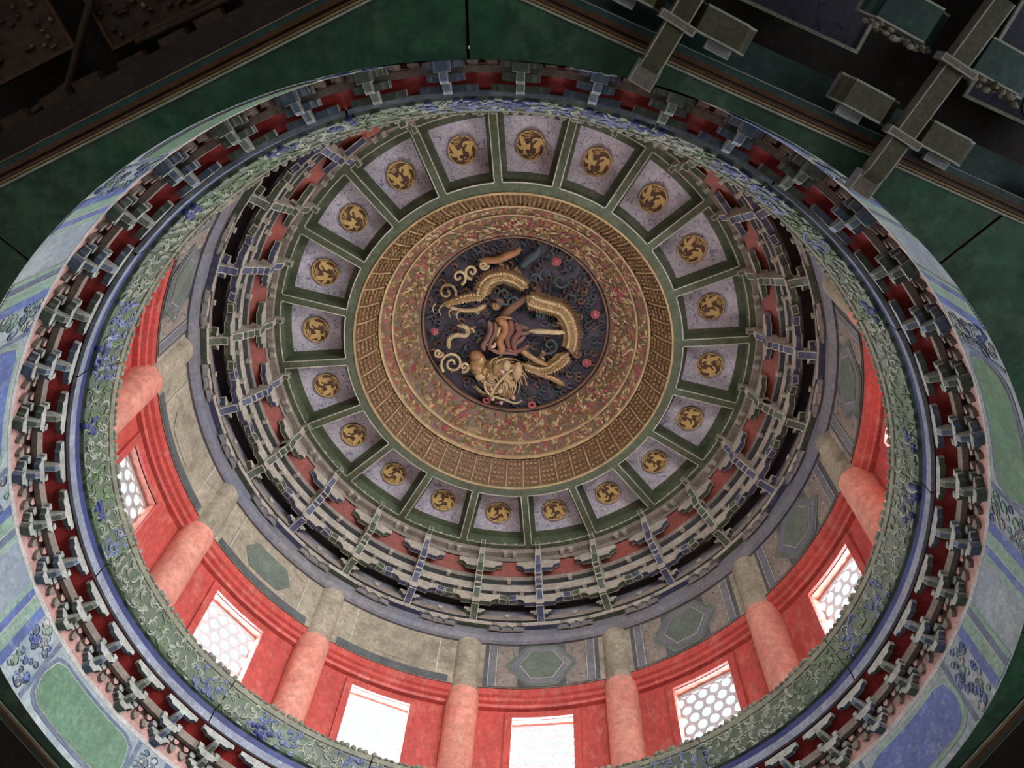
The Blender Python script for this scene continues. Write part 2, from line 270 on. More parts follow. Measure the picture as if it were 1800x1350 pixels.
# ================================================================== THE DRUM AND ITS STRUCTURE
# --- coffer ring plate: outer and inner green rings, ribs, with recess walls
def coffer_frame():
    root = setp(bpy.data.objects.new('trim_15', None), kind='structure'); COL.objects.link(root)
    zb, zp = 3.82, 3.895
    mb = MB(); mb.ringbox(0.793, 0.846, zb, zp + 0.02, GREENF, n=120); link('inner_ring', mb.mesh('inner_ring'), root)
    mb = MB(); mb.ringbox(1.163, 1.235, zb, zp + 0.02, GREENF, n=120); link('outer_ring', mb.mesh('outer_ring'), root)
    mb = MB()
    mb.lathe([(0.789, zb + 0.004), (0.789, zb - 0.004), (0.798, zb - 0.004), (0.798, zb)], GOLDB, n=120)
    link('gold_bead', mb.mesh('gold_bead'), root)
    ph = -108.4
    ribm = MB(); hw = 0.0205
    ribm.box(0.846, 1.163, -hw, hw, 0, 0.09, GREENF)
    me = ribm.mesh('rib', S)
    for k in range(20):
        az = ph + 9 + 18 * k
        link('rib', me, root, (0, 0, ZC + S * zb), rad(az))
    lm = MB()                                              # pale painted line round each opening
    lw = 0.005
    a1i = math.degrees(0.0205 / 0.846); a1o = math.degrees(0.0205 / 1.163)
    def L(r, az, z=zb - 0.0015): return P(r, az, z)
    n = 8
    for r, s0, ai in ((0.846, 1, a1i), (1.163, -1, a1o)):
        A0, A1 = -9 + ai, 9 - ai
        lm.grid([[L(r - s0 * lw, A0 + (A1 - A0) * j / n) for j in range(n + 1)], [L(r + s0 * 0.0, A0 + (A1 - A0) * j / n) for j in range(n + 1)]], WHITE, sm=False)
        lm.grid([[L(r, A0 + (A1 - A0) * j / n) for j in range(n + 1)], [P(r, A0 + (A1 - A0) * j / n, zb + 0.008) for j in range(n + 1)]], WHITE, sm=False)
    for sg in (-1, 1):
        y = -9 * sg
        def Q(r, off, z=zb - 0.0015):
            th = rad(y); ex = Vector((math.cos(th), math.sin(th), 0)); et = Vector((-math.sin(th), math.cos(th), 0)) * sg
            p = (ex * r + et * off) * S; p.z = ZC + S * z; return p
        lm.face([Q(0.846, hw), Q(1.163, hw), Q(1.163, hw - lw), Q(0.846, hw - lw)], WHITE)
    lme = lm.mesh('painted_line')
    for k in range(20): link('painted_line', lme, root, (0, 0, 0), rad(ph + 18 * k))
    mb = MB(); mb.lathe([(0.80, zp + 0.025), (1.25, zp + 0.025)], DARKW, n=80); link('backing_board', mb.mesh('backing_board'), root)
    # coffer panels: one printed panel with a gilt roundel in every bay
    pm = MB(); r0, r1 = 0.846, 1.163
    def arc(r, z, off, n=8):
        A = 9 - math.degrees((hw + off) / r); return [P(r, -A + 2 * A * j / n, z) for j in range(n + 1)]
    z1 = zb + 0.004
    inner = arc(0.878, zp, 0.022); outer = arc(1.128, zp, 0.022)
    pm.grid([inner, outer], PANEL, sm=False)
    io = arc(r0, zp - 0.004, 0.0); oo = arc(r1, zp - 0.004, 0.0)
    pm.grid([io, inner], GREENF, sm=False); pm.grid([outer, oo], GREENF, sm=False)
    pm.face([io[0], oo[0], outer[0], inner[0]], GREENF); pm.face([io[-1], inner[-1], outer[-1], oo[-1]], GREENF)
    top = [arc(r0, zp + 0.01, 0), arc(r1, zp + 0.01, 0)]
    pm.grid(top, DARKW, sm=False)
    pme = pm.mesh('panel')
    # roundel with two chasing phoenixes (flat gilt relief)
    R = 0.067; dm = MB(); n = 28; zz = 0.0
    dm.face([(R * math.cos(2 * PI * i / n), R * math.sin(2 * PI * i / n), zz) for i in range(n)], PBROWN)
    dm.grid([[(R * math.cos(2 * PI * i / n), R * math.sin(2 * PI * i / n), 0.008) for i in range(n)], [(R * math.cos(2 * PI * i / n), R * math.sin(2 * PI * i / n), zz) for i in range(n)]], PBROWN, closed_u=True)
    dme = dm.mesh('roundel', S)
    rg = MB()
    rg.grid([[(rr * math.cos(2 * PI * i / n), rr * math.sin(2 * PI * i / n), z) for i in range(n)] for rr, z in ((R * 0.93, 0), (R * 0.93, -0.003), (R, -0.003), (R, 0.002))], PGOLD, closed_u=True, sm=False)
    rme = rg.mesh('gilt_rim', S)
    bird = MB(); zb2 = -0.0022
    def nrm(p): return (-(p[0] - 985) / 490 * R, (665 - p[1]) / 490 * R)
    def poly(pts):
        pts = [nrm(p) for p in pts]
        bird.face([(x, y, zb2) for x, y in pts], PGOLD)
        for i in range(len(pts)):
            x0, y0 = pts[i]; x1, y1 = pts[(i + 1) % len(pts)]
            bird.face([(x0, y0, zb2), (x1, y1, zb2), (x1, y1, 0), (x0, y0, 0)], PGOLD)
    def streak(pts, w=13):
        sp = [Vector((x, y, 0)) for x, y in pts]; out = []
        k = len(sp); Lp = []; Rp = []
        for i, p in enumerate(sp):
            d = (sp[min(i + 1, k - 1)] - sp[max(i - 1, 0)]).normalized(); e = Vector((-d.y, d.x, 0)) * w * (1 if 0 < i < k - 1 else .4)
            Lp.append(p + e); Rp.append(p - e)
        for i in range(k - 1): poly([tuple(Lp[i])[:2], tuple(Lp[i + 1])[:2], tuple(Rp[i + 1])[:2], tuple(Rp[i])[:2]])
    poly([(610, 400), (640, 380), (700, 400), (760, 470), (790, 560), (830, 640), (870, 640), (940, 600), (970, 560), (975, 700), (960, 830), (900, 790), (850, 800), (830, 860), (870, 920), (910, 970), (880, 1000), (800, 950), (740, 960), (760, 880), (740, 800), (680, 830), (600, 790), (540, 690), (520, 640), (600, 700), (690, 710), (640, 600), (600, 500)])
    poly([(1010, 510), (1060, 420), (1160, 390), (1260, 420), (1300, 390), (1380, 470), (1420, 600), (1430, 700), (1380, 620), (1320, 600), (1300, 700), (1300, 830), (1240, 880), (1190, 900), (1160, 860), (1170, 760), (1120, 720), (1070, 730), (1080, 620), (1150, 560), (1190, 500), (1120, 470), (1060, 550), (1010, 540)])
    for q in ([(690, 300), (780, 250), (880, 260), (960, 210), (1010, 200)], [(620, 400), (660, 320), (760, 320), (880, 330), (960, 270), (1060, 250), (1150, 240)], [(740, 430), (820, 430), (900, 430), (960, 350), (1030, 330)], [(700, 400), (800, 370), (900, 370), (950, 320)],
              [(950, 945), (1000, 925), (1060, 930)], [(960, 1000), (1060, 1020), (1130, 950), (1200, 890), (1270, 880)], [(910, 1080), (1020, 1080), (1100, 1020), (1190, 1040), (1240, 940)], [(970, 1125), (1080, 1110), (1180, 1060), (1275, 960), (1280, 880)], [(640, 990), (720, 960), (790, 1000)], [(560, 620), (545, 500), (600, 380)]): streak(q)
    bme = bird.mesh('phoenix_relief', S)
    for k in range(20):
        az = ph + 18 * k
        t = thing('coffer_panel', "lilac fan-shaped coffer panel with gold phoenix roundel at %s of the panel ring" % ("%.0f degrees" % 0), 'ceiling panel', P(1.0, az, zp), rad(az), 'roundel panels in the coffer ring')
        # two panels share an hour mark only when they straddle it; name them by the mark and the side
        h = ((az + 90) / 30) % 12
        marks = "%s%s" % (('just before ', 'just past ', 'at ')[0 if h - round(h) < -0.05 else 1 if h - round(h) > 0.05 else 2], NUMW[int(round(h)) % 12] + " o'clock")
        if abs(h - round(h)) > 0.4: marks = 'midway before ' + NUMW[int(math.ceil(h)) % 12] + " o'clock"
        t['label'] = "lilac coffer panel with gold phoenix roundel, %s on the panel ring" % marks
        p = link('panel', pme, t); p.matrix_parent_inverse = Matrix.Identity(4); p.location = (-S, 0, -(ZC + S * zp))
        d = link('roundel', dme, t, (0, 0, -0.012), -PI / 2)
        link('gilt_rim', rme, d); link('phoenix_relief', bme, d)
coffer_frame()

# --- lattice ring of miniature brackets, two floral bands
t = thing('gilt_lattice_ring', 'ring of tiny gilt brackets between thin gold bars round the floral bands', 'carved ring', P(0, 0, 3.83))
def keep(o, parent):
    o.parent = parent; o.matrix_parent_inverse = Matrix.Translation(-parent.location) if parent.rotation_euler.z == 0 else parent.matrix_basis.inverted(); return o
mb = MB(); mb.lathe([(0.796, 3.835), (0.780, 3.872), (0.708, 3.990)], DGOLD, n=104); keep(link('backing', mb.mesh('backing')), t)
bars = MB(); bars.tube([P(0.791, 0, 3.832), P(0.757, 0, 3.877), P(0.712, 0, 3.968)], 0.007, GOLDB, 5); bme = bars.mesh('bar')
mb = MB()
for k in range(52):
    az = -99.27 + 360 / 52 * k
    keep(link('bar', bme, None, (0, 0, 0), rad(az)), t)
    for j, (r, z) in enumerate([(0.790 - .082 * f_, 3.845 + .138 * f_) for f_ in (.08, .26, .44, .62, .80, .95)]):
        for q in (0.25, 0.5, 0.75):
            a = az + 360 / 52 * q + random.uniform(-.2, .2)
            dx = 0.0085 if q != 0.5 else 0.005
            c0 = P(r, a, z); th = rad(a); er = Vector((math.cos(th), math.sin(th), 0)); et = Vector((-math.sin(th), math.cos(th), 0)); ez = Vector((0, 0, 1))
            sz = (0.016, 0.012, 0.014)
            def bx(c, a_, b_, h_, m):
                v = [c + er * x * a_ + et * y * b_ + ez * zz_ * h_ for x in (-1, 1) for y in (-1, 1) for zz_ in (-1, 1)]
                for f in ((0, 1, 3, 2), (4, 6, 7, 5), (0, 4, 5, 1), (2, 3, 7, 6), (0, 2, 6, 4), (1, 5, 7, 3)): mb.face([v[i] for i in f], m)
            bx(c0, 0.009, 0.015, 0.007, random.choice((GOLD, GOLD, GOLDB))); bx(c0 - ez * 0.012 - er * 0.003, 0.005, 0.006, 0.010, CREAM if random.random() < .35 else GOLD); bx(c0 - ez * 0.024 - er * 0.008, 0.004, 0.010, 0.003, GOLDB)
o = keep(link('miniature_brackets', mb.mesh('miniature_brackets')), t); o['kind'] = 'stuff'
t = thing('floral_band', 'gilt and red carved floral bands stepping up to the dragon medallion', 'carved ring', P(0, 0, 3.985))
mb = MB(); mb.lathe([(0.706, 3.980), (0.700, 3.972), (0.692, 3.976), (0.690, 3.992)], GOLDB, n=104); keep(link('outer_bead', mb.mesh('outer_bead')), t)
FLOR = mat('brown_red_floral_ground', (0.14, 0.075, 0.04), 0.55, 0.4, 14, 0.35, dirt=(0.05, 0.03, 0.02), dirt_amt=0.5, chip=(0.28, 0.10, 0.08), chip_amt=0.5)
mb = MB(); mb.lathe([(0.690, 3.992), (0.646, 4.045)], FLOR, n=104); mb.lathe([(0.634, 4.055), (0.585, 4.10), (0.535, 4.14), (0.508, 4.155), (0.506, 4.18)], FLOR, n=104, sm=True); keep(link('ground', mb.mesh('ground')), t)
mb = MB(); mb.lathe([(0.647, 4.045), (0.643, 4.036), (0.636, 4.040), (0.634, 4.056)], GOLDB, n=104); keep(link('inner_bead', mb.mesh('inner_bead')), t)
mb = MB()
def leafat(mb, r, a, z, slope, ln, wd, ang, m, h=0.006):
    th = rad(a); er = Vector((math.cos(th), math.sin(th), 0)); et = Vector((-math.sin(th), math.cos(th), 0)); ez = Vector((0, 0, 1))
    u = (-er * math.cos(slope) + ez * math.sin(slope)); n = (-er * math.sin(slope) - ez * math.cos(slope))
    c0 = P(r, a, z); d = u * math.cos(ang) + et * math.sin(ang); e = n.cross(d)
    tip = c0 + d * ln; tail = c0 - d * ln; l = c0 + e * wd; rr = c0 - e * wd; top = c0 + n * h * 2.2
    for tri in ((tip, l, top), (l, tail, top), (tail, rr, top), (rr, tip, top)): mb.face(tri, m)
for k in range(2300):
    a = random.uniform(0, 360)
    if k % 3 == 0: f = random.uniform(0.1, 0.9); r = 0.69 - 0.044 * f; z = 3.992 + 0.053 * f; sl = 0.88
    else: f = random.uniform(0.02, 0.98); r = 0.634 - 0.12 * f; z = 4.055 + 0.095 * f; sl = 0.67
    x = random.random(); m = CREAM if x < .33 else GOLD if x < .68 else LEAFG if x < .83 else PINK
    leafat(mb, r, a, z, sl, random.uniform(.022, .050), random.uniform(.011, .021), random.uniform(0, PI), m, .008)
def flower(mb, r, a, z, sl, R, m):
    for q in range(7): 
        th = rad(a); et = Vector((-math.sin(th), math.cos(th), 0))
        leafat(mb, r, a, z, sl, R, R * .38, q * PI / 7, m, R * .25)
for k in range(16): flower(mb, 0.668, 22.5 * k + 8, 4.018, .88, .032, PINK)
for k in range(12): flower(mb, 0.585, 30 * k + 3, 4.098, .67, .045, PINK if k % 2 else CREAM)
o = keep(link('leaves', mb.mesh('leaves')), t); o['kind'] = 'stuff'

# --- dragon medallion, laid out on its own plane
exec_z = 4.185
CX = Vector((S * 0.0131, S * -1.6181, ZC))
def onplane(u, v, z=exec_z):      # point of the medallion plane seen from below in the direction of the photo's (u, v)
    d = right * ((u - 900) / 1459.4) + down * ((v - 675) / 1459.4) + fwd
    return CX + d * (S * z / d.z)
t = thing('dragon_medallion', 'dark medallion carved with a coiled gilt dragon among clouds, at the top of the dome', 'carved medallion', P(0, 0, exec_z))
mb = MB(); mb.lathe([(0.506, 4.16), (0.506, 4.20)], BACK, n=90); mb.lathe([(0.0001, 4.20), (0.506, 4.20)], BACK, n=90); keep(link('ground_disc', mb.mesh('ground_disc')), t)
mb = MB(); mb.lathe([(0.506, 4.17), (0.500, 4.163), (0.492, 4.166), (0.489, 4.178)], DGOLD, n=90); keep(link('rim', mb.mesh('rim')), t)
def crop1(x, y): return (740 + x * 340 / 1800, 410 + y * 340 / 1800)
def crop2(x, y): return (740 + x * 260 / 1800, 530 + y * 260 / 1800)
def smooth(pts, n=5):
    out = []
    for i in range(len(pts) - 1):
        p0 = Vector(pts[max(i - 1, 0)]); p1 = Vector(pts[i]); p2 = Vector(pts[i + 1]); p3 = Vector(pts[min(i + 2, len(pts) - 1)])
        for k in range(n):
            s_ = k / n
            out.append(0.5 * ((2 * p1) + (-p0 + p2) * s_ + (2 * p0 - 5 * p1 + 4 * p2 - p3) * s_ ** 2 + (-p0 + 3 * p1 - 3 * p2 + p3) * s_ ** 3))
    out.append(Vector(pts[-1])); return out
def worm(name, pts, w0, w1, m, lift=0.05, crop=crop1, scales=False, seg=8, mid=None):
    px = [onplane(*crop(x, y)) - Vector((0, 0, lift)) for x, y in pts]
    sp = smooth(px); k = len(sp)
    rr = []
    for i in range(k):
        f = i / (k - 1)
        rr.append((w0 * (1 - f) + w1 * f) if mid is None else ((w0 + (mid - w0) * 2 * f) if f < .5 else (mid + (w1 - mid) * (2 * f - 1))))
    rr = [q_ * min(1, .45 + .55 * min(i, k - 1 - i) / 2) for i, q_ in enumerate(rr)]
    mb = MB(); mb.tube(sp, rr, m, seg)
    for e_ in (0, -1): mb.ball(sp[e_], rr[e_] * 1.02, rr[e_] * 1.02, rr[e_], m, seg, 6)
    if scales and w0 > .05:
        for i in range(1, k - 1):
            d = (sp[i + 1] - sp[i - 1]).normalized(); e = d.cross(Vector((0, 0, 1)))
            for sd in (1, -1):
                b = sp[i] + e * rr[i] * .85 * sd; tip = b + e * rr[i] * .9 * sd + d * rr[i] * .5 - Vector((0, 0, .01))
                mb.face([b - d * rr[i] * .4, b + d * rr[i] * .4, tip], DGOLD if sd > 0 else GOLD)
    if scales:
        for i in range(1, k - 1):
            d = (sp[i + 1] - sp[i - 1]).normalized(); e = d.cross(Vector((0, 0, 1)))
            for q in (-0.62, 0, 0.62):
                mb.ball(sp[i] + e * rr[i] * q - Vector((0, 0, rr[i] * (.75 if q else .92))), rr[i] * .3, rr[i] * .3, rr[i] * .22, CREAM if q else m, 6, 4)
    return keep(link(name, mb.mesh(name)), t)
BW = 0.070
worm('body_coil', [(560, 560), (600, 440), (680, 380), (800, 370), (900, 410), (985, 470)], BW * .9, BW * .7, GOLD, .10, scales=True)
worm('body_coil', [(1000, 570), (1090, 610), (1200, 640), (1310, 680), (1380, 780), (1410, 900), (1400, 1000), (1380, 1040)], BW, BW * .85, GOLD, .10, scales=True)
worm('body_coil', [(1360, 1100), (1290, 1180), (1180, 1240), (1060, 1240), (960, 1200)], BW * .95, BW * .6, GOLD, .07, scales=True)
worm('neck', [(1000, 570), (900, 640), (820, 700), (760, 780)], BW * .5, BW * .8, DGOLD, .06)
worm('hind_leg', [(1330, 890), (1200, 885), (1020, 875)], .028, .030, CREAM, .11, scales=False)
worm('fore_leg', [(930, 1040), (1040, 1120), (1170, 1190)], .036, .028, GOLD, .12)
worm('tail', [(950, 1290), (1100, 1370), (1250, 1430), (1330, 1480)], .038, .030, GOLD, .08, crop=lambda x, y: (740 + x * 340 / 1800, 410 + y * 340 / 1800 - 18))
worm('snake_curl', [(350, 830), (430, 850), (430, 920), (330, 920), (270, 960), (270, 1040)], .022, .026, CREAM, .09, scales=True)
worm('arm', [(590, 560), (480, 560), (330, 600), (200, 640)], .05, .022, GOLD, .10, mid=.05, scales=True)
worm('arm', [(600, 650), (500, 690), (360, 690), (230, 640)], .03, .018, GOLDB, .08)
for dx in (0, 60, 150, 220): worm('claw', [(150 + dx, 620 + dx * .3), (120 + dx * 1.0, 660 + dx * .3), (135 + dx, 715 + dx * .25)], .012, .004, CREAM, .11, seg=6)
def spiral(cx, cy, R, turns, m, lift=.09, w=.02, crop=crop1, rot=0, sgn=1):
    pts = []
    nn = int(12 * turns)
    for i in range(nn + 1):
        f = i / nn; aa = rot + sgn * 2 * PI * turns * f; r = R * (1 - .82 * f)
        pts.append((cx + r * math.cos(aa), cy + r * math.sin(aa)))
    px = [onplane(*crop(x, y)) - Vector((0, 0, lift)) for x, y in pts]
    mb = MB(); mb.tube(px, [w * (1 - .4 * i / len(px)) for i in range(len(px))], m, 7)
    mb.ball(px[-1], w * .9, w * .9, w * .9, m, 7, 5)
    return keep(link('cloud_curl', mb.mesh('cloud_curl')), t)
for cx, cy, R, tu, rot, sg in ((360, 380, 75, 1.1, 1.2, -1), (250, 520, 90, 1.2, .4, -1), (480, 330, 70, 1.2, 1.5, 1), (590, 270, 45, 1.3, 0, 1), (300, 1180, 110, 1.6, 2.4, 1), (170, 1080, 45, 1.2, 0, 1), (410, 1210, 50, 1.2, 2, -1), (580, 470, 60, 1.2, 2, 1)):
    spiral(cx, cy, R, tu, CREAM if cx < 700 and cy > 900 or cy < 450 else GOLD, .10, .018, rot=rot, sgn=sg)
for cx, cy, R, tu, rot, sg in ((870, 620, 60, 1.1, 3, 1), (1100, 740, 45, 1.2, 1, -1), (1160, 360, 60, 1.1, 2, 1), (1060, 400, 50, 1.2, 0, -1), (1400, 600, 70, 1.0, 3, 1), (780, 560, 90, 1.1, 1, 1), (1480, 950, 60, 1, 1, 1), (1200, 1020, 80, 1.2, 2, -1), (1300, 420, 80, 1.1, 0, 1)):
    spiral(cx, cy, R, tu, DTEAL, .07, .014, rot=rot, sgn=sg)
for cx, cy, R in ((880, 980, 70), (960, 880, 60), (1010, 1060, 50), (900, 840, 50), (1080, 930, 45)): spiral(cx, cy, R, 1.2, GOLD, .09, .02, crop2, random.random() * 6, 1)
# red robed head and torso between the coils
for pts, w_, mm in (
        ([(640, 790), (655, 860), (620, 950), (585, 1010), (600, 1050)], .034, ROSE), ([(700, 800), (700, 880), (660, 960), (640, 1040)], .026, DGOLD),
        ([(720, 770), (780, 800), (790, 880), (740, 960), (760, 1040), (720, 1070)], .046, ORANGE), ([(750, 820), (720, 900), (750, 970)], .026, GOLDB),
        ([(830, 780), (850, 860), (810, 940), (840, 1040)], .04, RUST), ([(890, 800), (920, 870), (870, 950), (880, 1040)], .038, RUST),
        ([(850, 810), (930, 830), (1000, 850)], .03, ROSE), ([(870, 900), (940, 900), (1010, 890)], .03, ROSE), ([(860, 990), (920, 960), (970, 920)], .028, ROSE), ([(800, 1040), (870, 1060), (950, 1040), (1000, 1000)], .03, RUST),
        ([(660, 1040), (740, 1070), (830, 1070), (900, 1090)], .024, ROSE), ([(620, 1000), (680, 1020), (700, 980)], .02, SALMON), ([(720, 750), (780, 745), (850, 755)], .018, GOLD)):
    worm('robe_fold', pts, w_, w_ * .8, mm, .11 + random.uniform(0, .03))
for x, y, rx, ry, mm in ((700, 900, .10, .12, DGOLD), (880, 920, .12, .13, RUST)):
    mb = MB(); mb.ball(onplane(*crop1(x, y)) - Vector((0, 0, .05)), rx, ry, .07, mm, 16, 8); keep(link('robe_mass', mb.mesh('robe_mass')), t)
for q_ in range(34):      # gilt flame tufts following the coils
    cx, cy = random.choice(((600, 480), (760, 330), (900, 330), (1080, 520), (1250, 600), (1450, 760), (1480, 900), (1440, 1080), (1250, 1290), (1050, 1290), (480, 470), (330, 720), (520, 700), (720, 650), (1150, 700), (1280, 800), (1200, 960), (1100, 1120), (560, 1380), (470, 900)))
    spiral(cx + random.uniform(-30, 30), cy + random.uniform(-30, 30), random.uniform(26, 48), random.uniform(.6, 1.1), random.choice((GOLD, DGOLD, DGOLD, GOLDB, ORANGE)), .07, .014, rot=random.uniform(0, 6), sgn=random.choice((1, -1)))
# face of the dragon head lower down, snout, brow, jaws
for x, y, rx, ry, rz, mm in ((540, 1190, .075, .11, .06, GOLD), (520, 1110, .06, .05, .06, ORANGE), (600, 1230, .04, .07, .06, GOLD), (560, 1290, .05, .045, .06, GOLDB), (620, 1180, .022, .022, .09, DGOLD), (500, 1240, .02, .03, .07, DGOLD), (700, 1230, .035, .06, .05, GOLD), (800, 1200, .04, .05, .05, CREAM), (900, 1250, .045, .09, .06, GOLDB)):
    mb = MB(); mb.ball(onplane(*crop1(x, y)) - Vector((0, 0, .1)), rx * 1.25, ry * 1.25, rz * 1.2, mm, 14, 9); keep(link('head_mass', mb.mesh('head_mass')), t)
mb = MB()
for x, y in ((870, 1010), (970, 1040), (880, 1130), (980, 1180), (1080, 1060), (1130, 1120), (1150, 760), (1100, 880), (1000, 800), (930, 740)):
    mb.ball(onplane(*crop2(x, y)) - Vector((0, 0, .11)), random.uniform(.02, .035), random.uniform(.02, .035), .03, random.choice((CREAM, GOLD, SALMON)), 9, 6)
    keep(link('mane_knob', mb.mesh('mane_knob')), t); mb = MB()
mb = MB()
for k in range(80):      # flowing mane strands and flame tufts about the lower head
    an = k * .55 + random.random() * .3; c0 = onplane(*crop2(960 + 60 * math.cos(an), 900 + 60 * math.sin(an))) - Vector((0, 0, .10))
    L_ = random.uniform(.14, .34); pts = [c0 + Vector((math.cos(an + q * .35), math.sin(an + q * .35), .1 * q / 5)) * L_ * q / 5 for q in range(6)]
    mb.tube(pts, [.018 * (1 - q * .14) for q in range(6)], random.choice((GOLD, CREAM, GOLDB, DGOLD)), 5)
o = keep(link('mane', mb.mesh('mane')), t); o['kind'] = 'stuff'
worm('horn', [(860, 1100), (900, 1000), (1000, 880), (1080, 800), (1180, 760), (1210, 700)], .02, .012, CREAM, .12, crop=crop2)
worm('whisker', [(780, 930), (800, 1020), (870, 1090), (1000, 1130), (1150, 1180), (1230, 1150)], .014, .01, CREAM, .12, crop=crop2)
worm('ribbon', [(560, 230), (700, 230), (800, 190), (900, 150), (920, 110)], .035, .02, ORANGE, .08, mid=.045)
worm('wing', [(940, 300), (1000, 230), (1080, 170), (1110, 110)], .04, .03, DTEAL, .06, mid=.05)
for x, y, R in ((1260, 250, .055), (1620, 740, .055), (1540, 1190, .055), (130, 900, .048), (1430, 130, .04)):
    mb = MB(); c0 = onplane(*crop1(x, y)) - Vector((0, 0, .05))
    for q in range(9):
        an = 2 * PI * q / 9; mb.ball(c0 + Vector((math.cos(an), math.sin(an), 0)) * R * .62, R * .36, R * .36, R * .3, PINK, 7, 5)
    mb.ball(c0 - Vector((0, 0, .01)), R * .6, R * .6, R * .4, PINK, 9, 6)
    keep(link('lotus', mb.mesh('lotus')), t)
for x, y, R in ((800, 1185, .05), (1350, 1240, .05)):
    mb = MB(); c0 = onplane(*crop2(x, y)) - Vector((0, 0, .04))
    for q in range(9):
        an = 2 * PI * q / 9; mb.ball(c0 + Vector((math.cos(an), math.sin(an), 0)) * R * .62, R * .36, R * .36, R * .3, PINK, 7, 5)
    keep(link('lotus', mb.mesh('lotus')), t)
mb = MB()
for k in range(420):
    a_ = random.uniform(0, 2 * PI); r_ = .48 * math.sqrt(random.random()); c0 = Vector((S * r_ * math.cos(a_), S * r_ * math.sin(a_), ZC + S * 4.197))
    pts = [c0 + Vector((math.cos(q * .8 + a_) * .045 * (1 - q * .09), math.sin(q * .8 + a_) * .045 * (1 - q * .09), -.01)) for q in range(8)]
    mb.tube(pts, [.014 - .001 * q for q in range(8)], random.choice((DTEAL, DTEAL, BACK, DGOLD, DCLOUD)), 5)
o = keep(link('cloud_ground', mb.mesh('cloud_ground')), t); o['kind'] = 'stuff'

# --- tangential rings of the upper bracket zone
mb = MB(); mb.ringbox(1.195, 1.23, 3.785, 3.822, TAUPE); struct('trim_1', mb)
mb = MB(); mb.lathe([(1.222, 3.735), (1.285, 3.672)], REDB, n=96); mb.lathe([(1.222, 3.745), (1.225, 3.785)], TAUPE, n=96); struct('trim_2', mb)
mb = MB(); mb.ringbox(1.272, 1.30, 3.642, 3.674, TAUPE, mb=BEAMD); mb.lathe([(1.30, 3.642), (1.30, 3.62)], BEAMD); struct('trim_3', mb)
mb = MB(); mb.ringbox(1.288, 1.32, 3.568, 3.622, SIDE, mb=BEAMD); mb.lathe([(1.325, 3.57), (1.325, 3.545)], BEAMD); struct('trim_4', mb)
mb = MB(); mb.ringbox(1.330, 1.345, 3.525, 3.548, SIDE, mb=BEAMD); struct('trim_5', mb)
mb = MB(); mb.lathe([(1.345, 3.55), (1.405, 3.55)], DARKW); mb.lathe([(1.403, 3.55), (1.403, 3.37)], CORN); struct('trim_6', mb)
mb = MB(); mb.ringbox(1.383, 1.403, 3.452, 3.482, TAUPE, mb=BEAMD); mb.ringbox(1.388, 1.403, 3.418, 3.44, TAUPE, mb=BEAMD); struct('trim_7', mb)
cor = MB(); cor.lathe([(1.42, 3.392), (1.402, 3.390), (1.402, 3.352), (1.412, 3.328), (1.424, 3.318), (1.45, 3.321)], CORN, n=120); cor_o = struct('trim_8', cor)
# dougong blocks standing on those rings
blk = MB(); blk.prism([(-.012, .0), (-.012, -.004), (-.009, -.018), (.009, -.018), (.012, -.004), (.012, 0)], 'x', -.012, .012, SIDE, SIDE, WHITE, .003)
blk.box(-.0125, -.012, -.013, .013, -.004, 0.001, WHITE)
blk_me = blk.mesh('block', S)
def ring_blocks(name, r, z, azs, parent, me=None):
    for az in azs:
        o = link(name, me or blk_me, None, P(r, az, z), rad(az)); keep(o, parent)
BKT = [3.0 + 15 * k for k in range(24)]
ring_blocks('block', 1.272, 3.645, [b + 7.5 for b in BKT], bpy.data.objects['trim_3'])
ring_blocks('block', 1.287, 3.571, [b + 4.2 for b in BKT] + [b - 4.2 for b in BKT], bpy.data.objects['trim_4'])
ring_blocks('block', 1.20, 3.788, [b + 6.3 for b in BKT] + [b - 6.3 for b in BKT], bpy.data.objects['trim_1'])
ring_blocks('block', 1.382, 3.480, [b + 7.5 for b in BKT], bpy.data.objects['trim_7'])
ring_blocks('block', 1.382, 3.418, [b + 3.7 for b in BKT] + [b - 3.7 for b in BKT], bpy.data.objects['trim_7'])
# scalloped filler plates under the lowest beam, in pairs between the brackets
fil = MB(); fil.prism([(-.05, .03), (-.05, .012), (-.03, -.004), (0, .012), (.03, -.004), (.05, .012), (.05, .03)], 'x', -.006, .006, SIDE, SIDE)
fme = fil.mesh('scalloped_plate', S)
fil2 = MB(); fil2.prism([(-.03, -.012), (-.022, .006), (-.014, .010), (.014, .010), (.022, .006), (.03, -.012)], 'x', -.005, .005, CORN, SIDE)
fme2 = fil2.mesh('humped_plate', S)
for b in BKT:
    keep(link('scalloped_plate', fme, None, P(1.386, b + 7.5, 3.402), rad(b + 7.5)), cor_o)
    keep(link('humped_plate', fme2, None, P(1.386, b + 7.5, 3.386), rad(b + 7.5)), cor_o)
    for s_ in (-5.4, 5.4): keep(link('scalloped_plate', fme2, None, P(1.384, b + s_ * .9, 3.388), rad(b + s_ * .9)), cor_o)

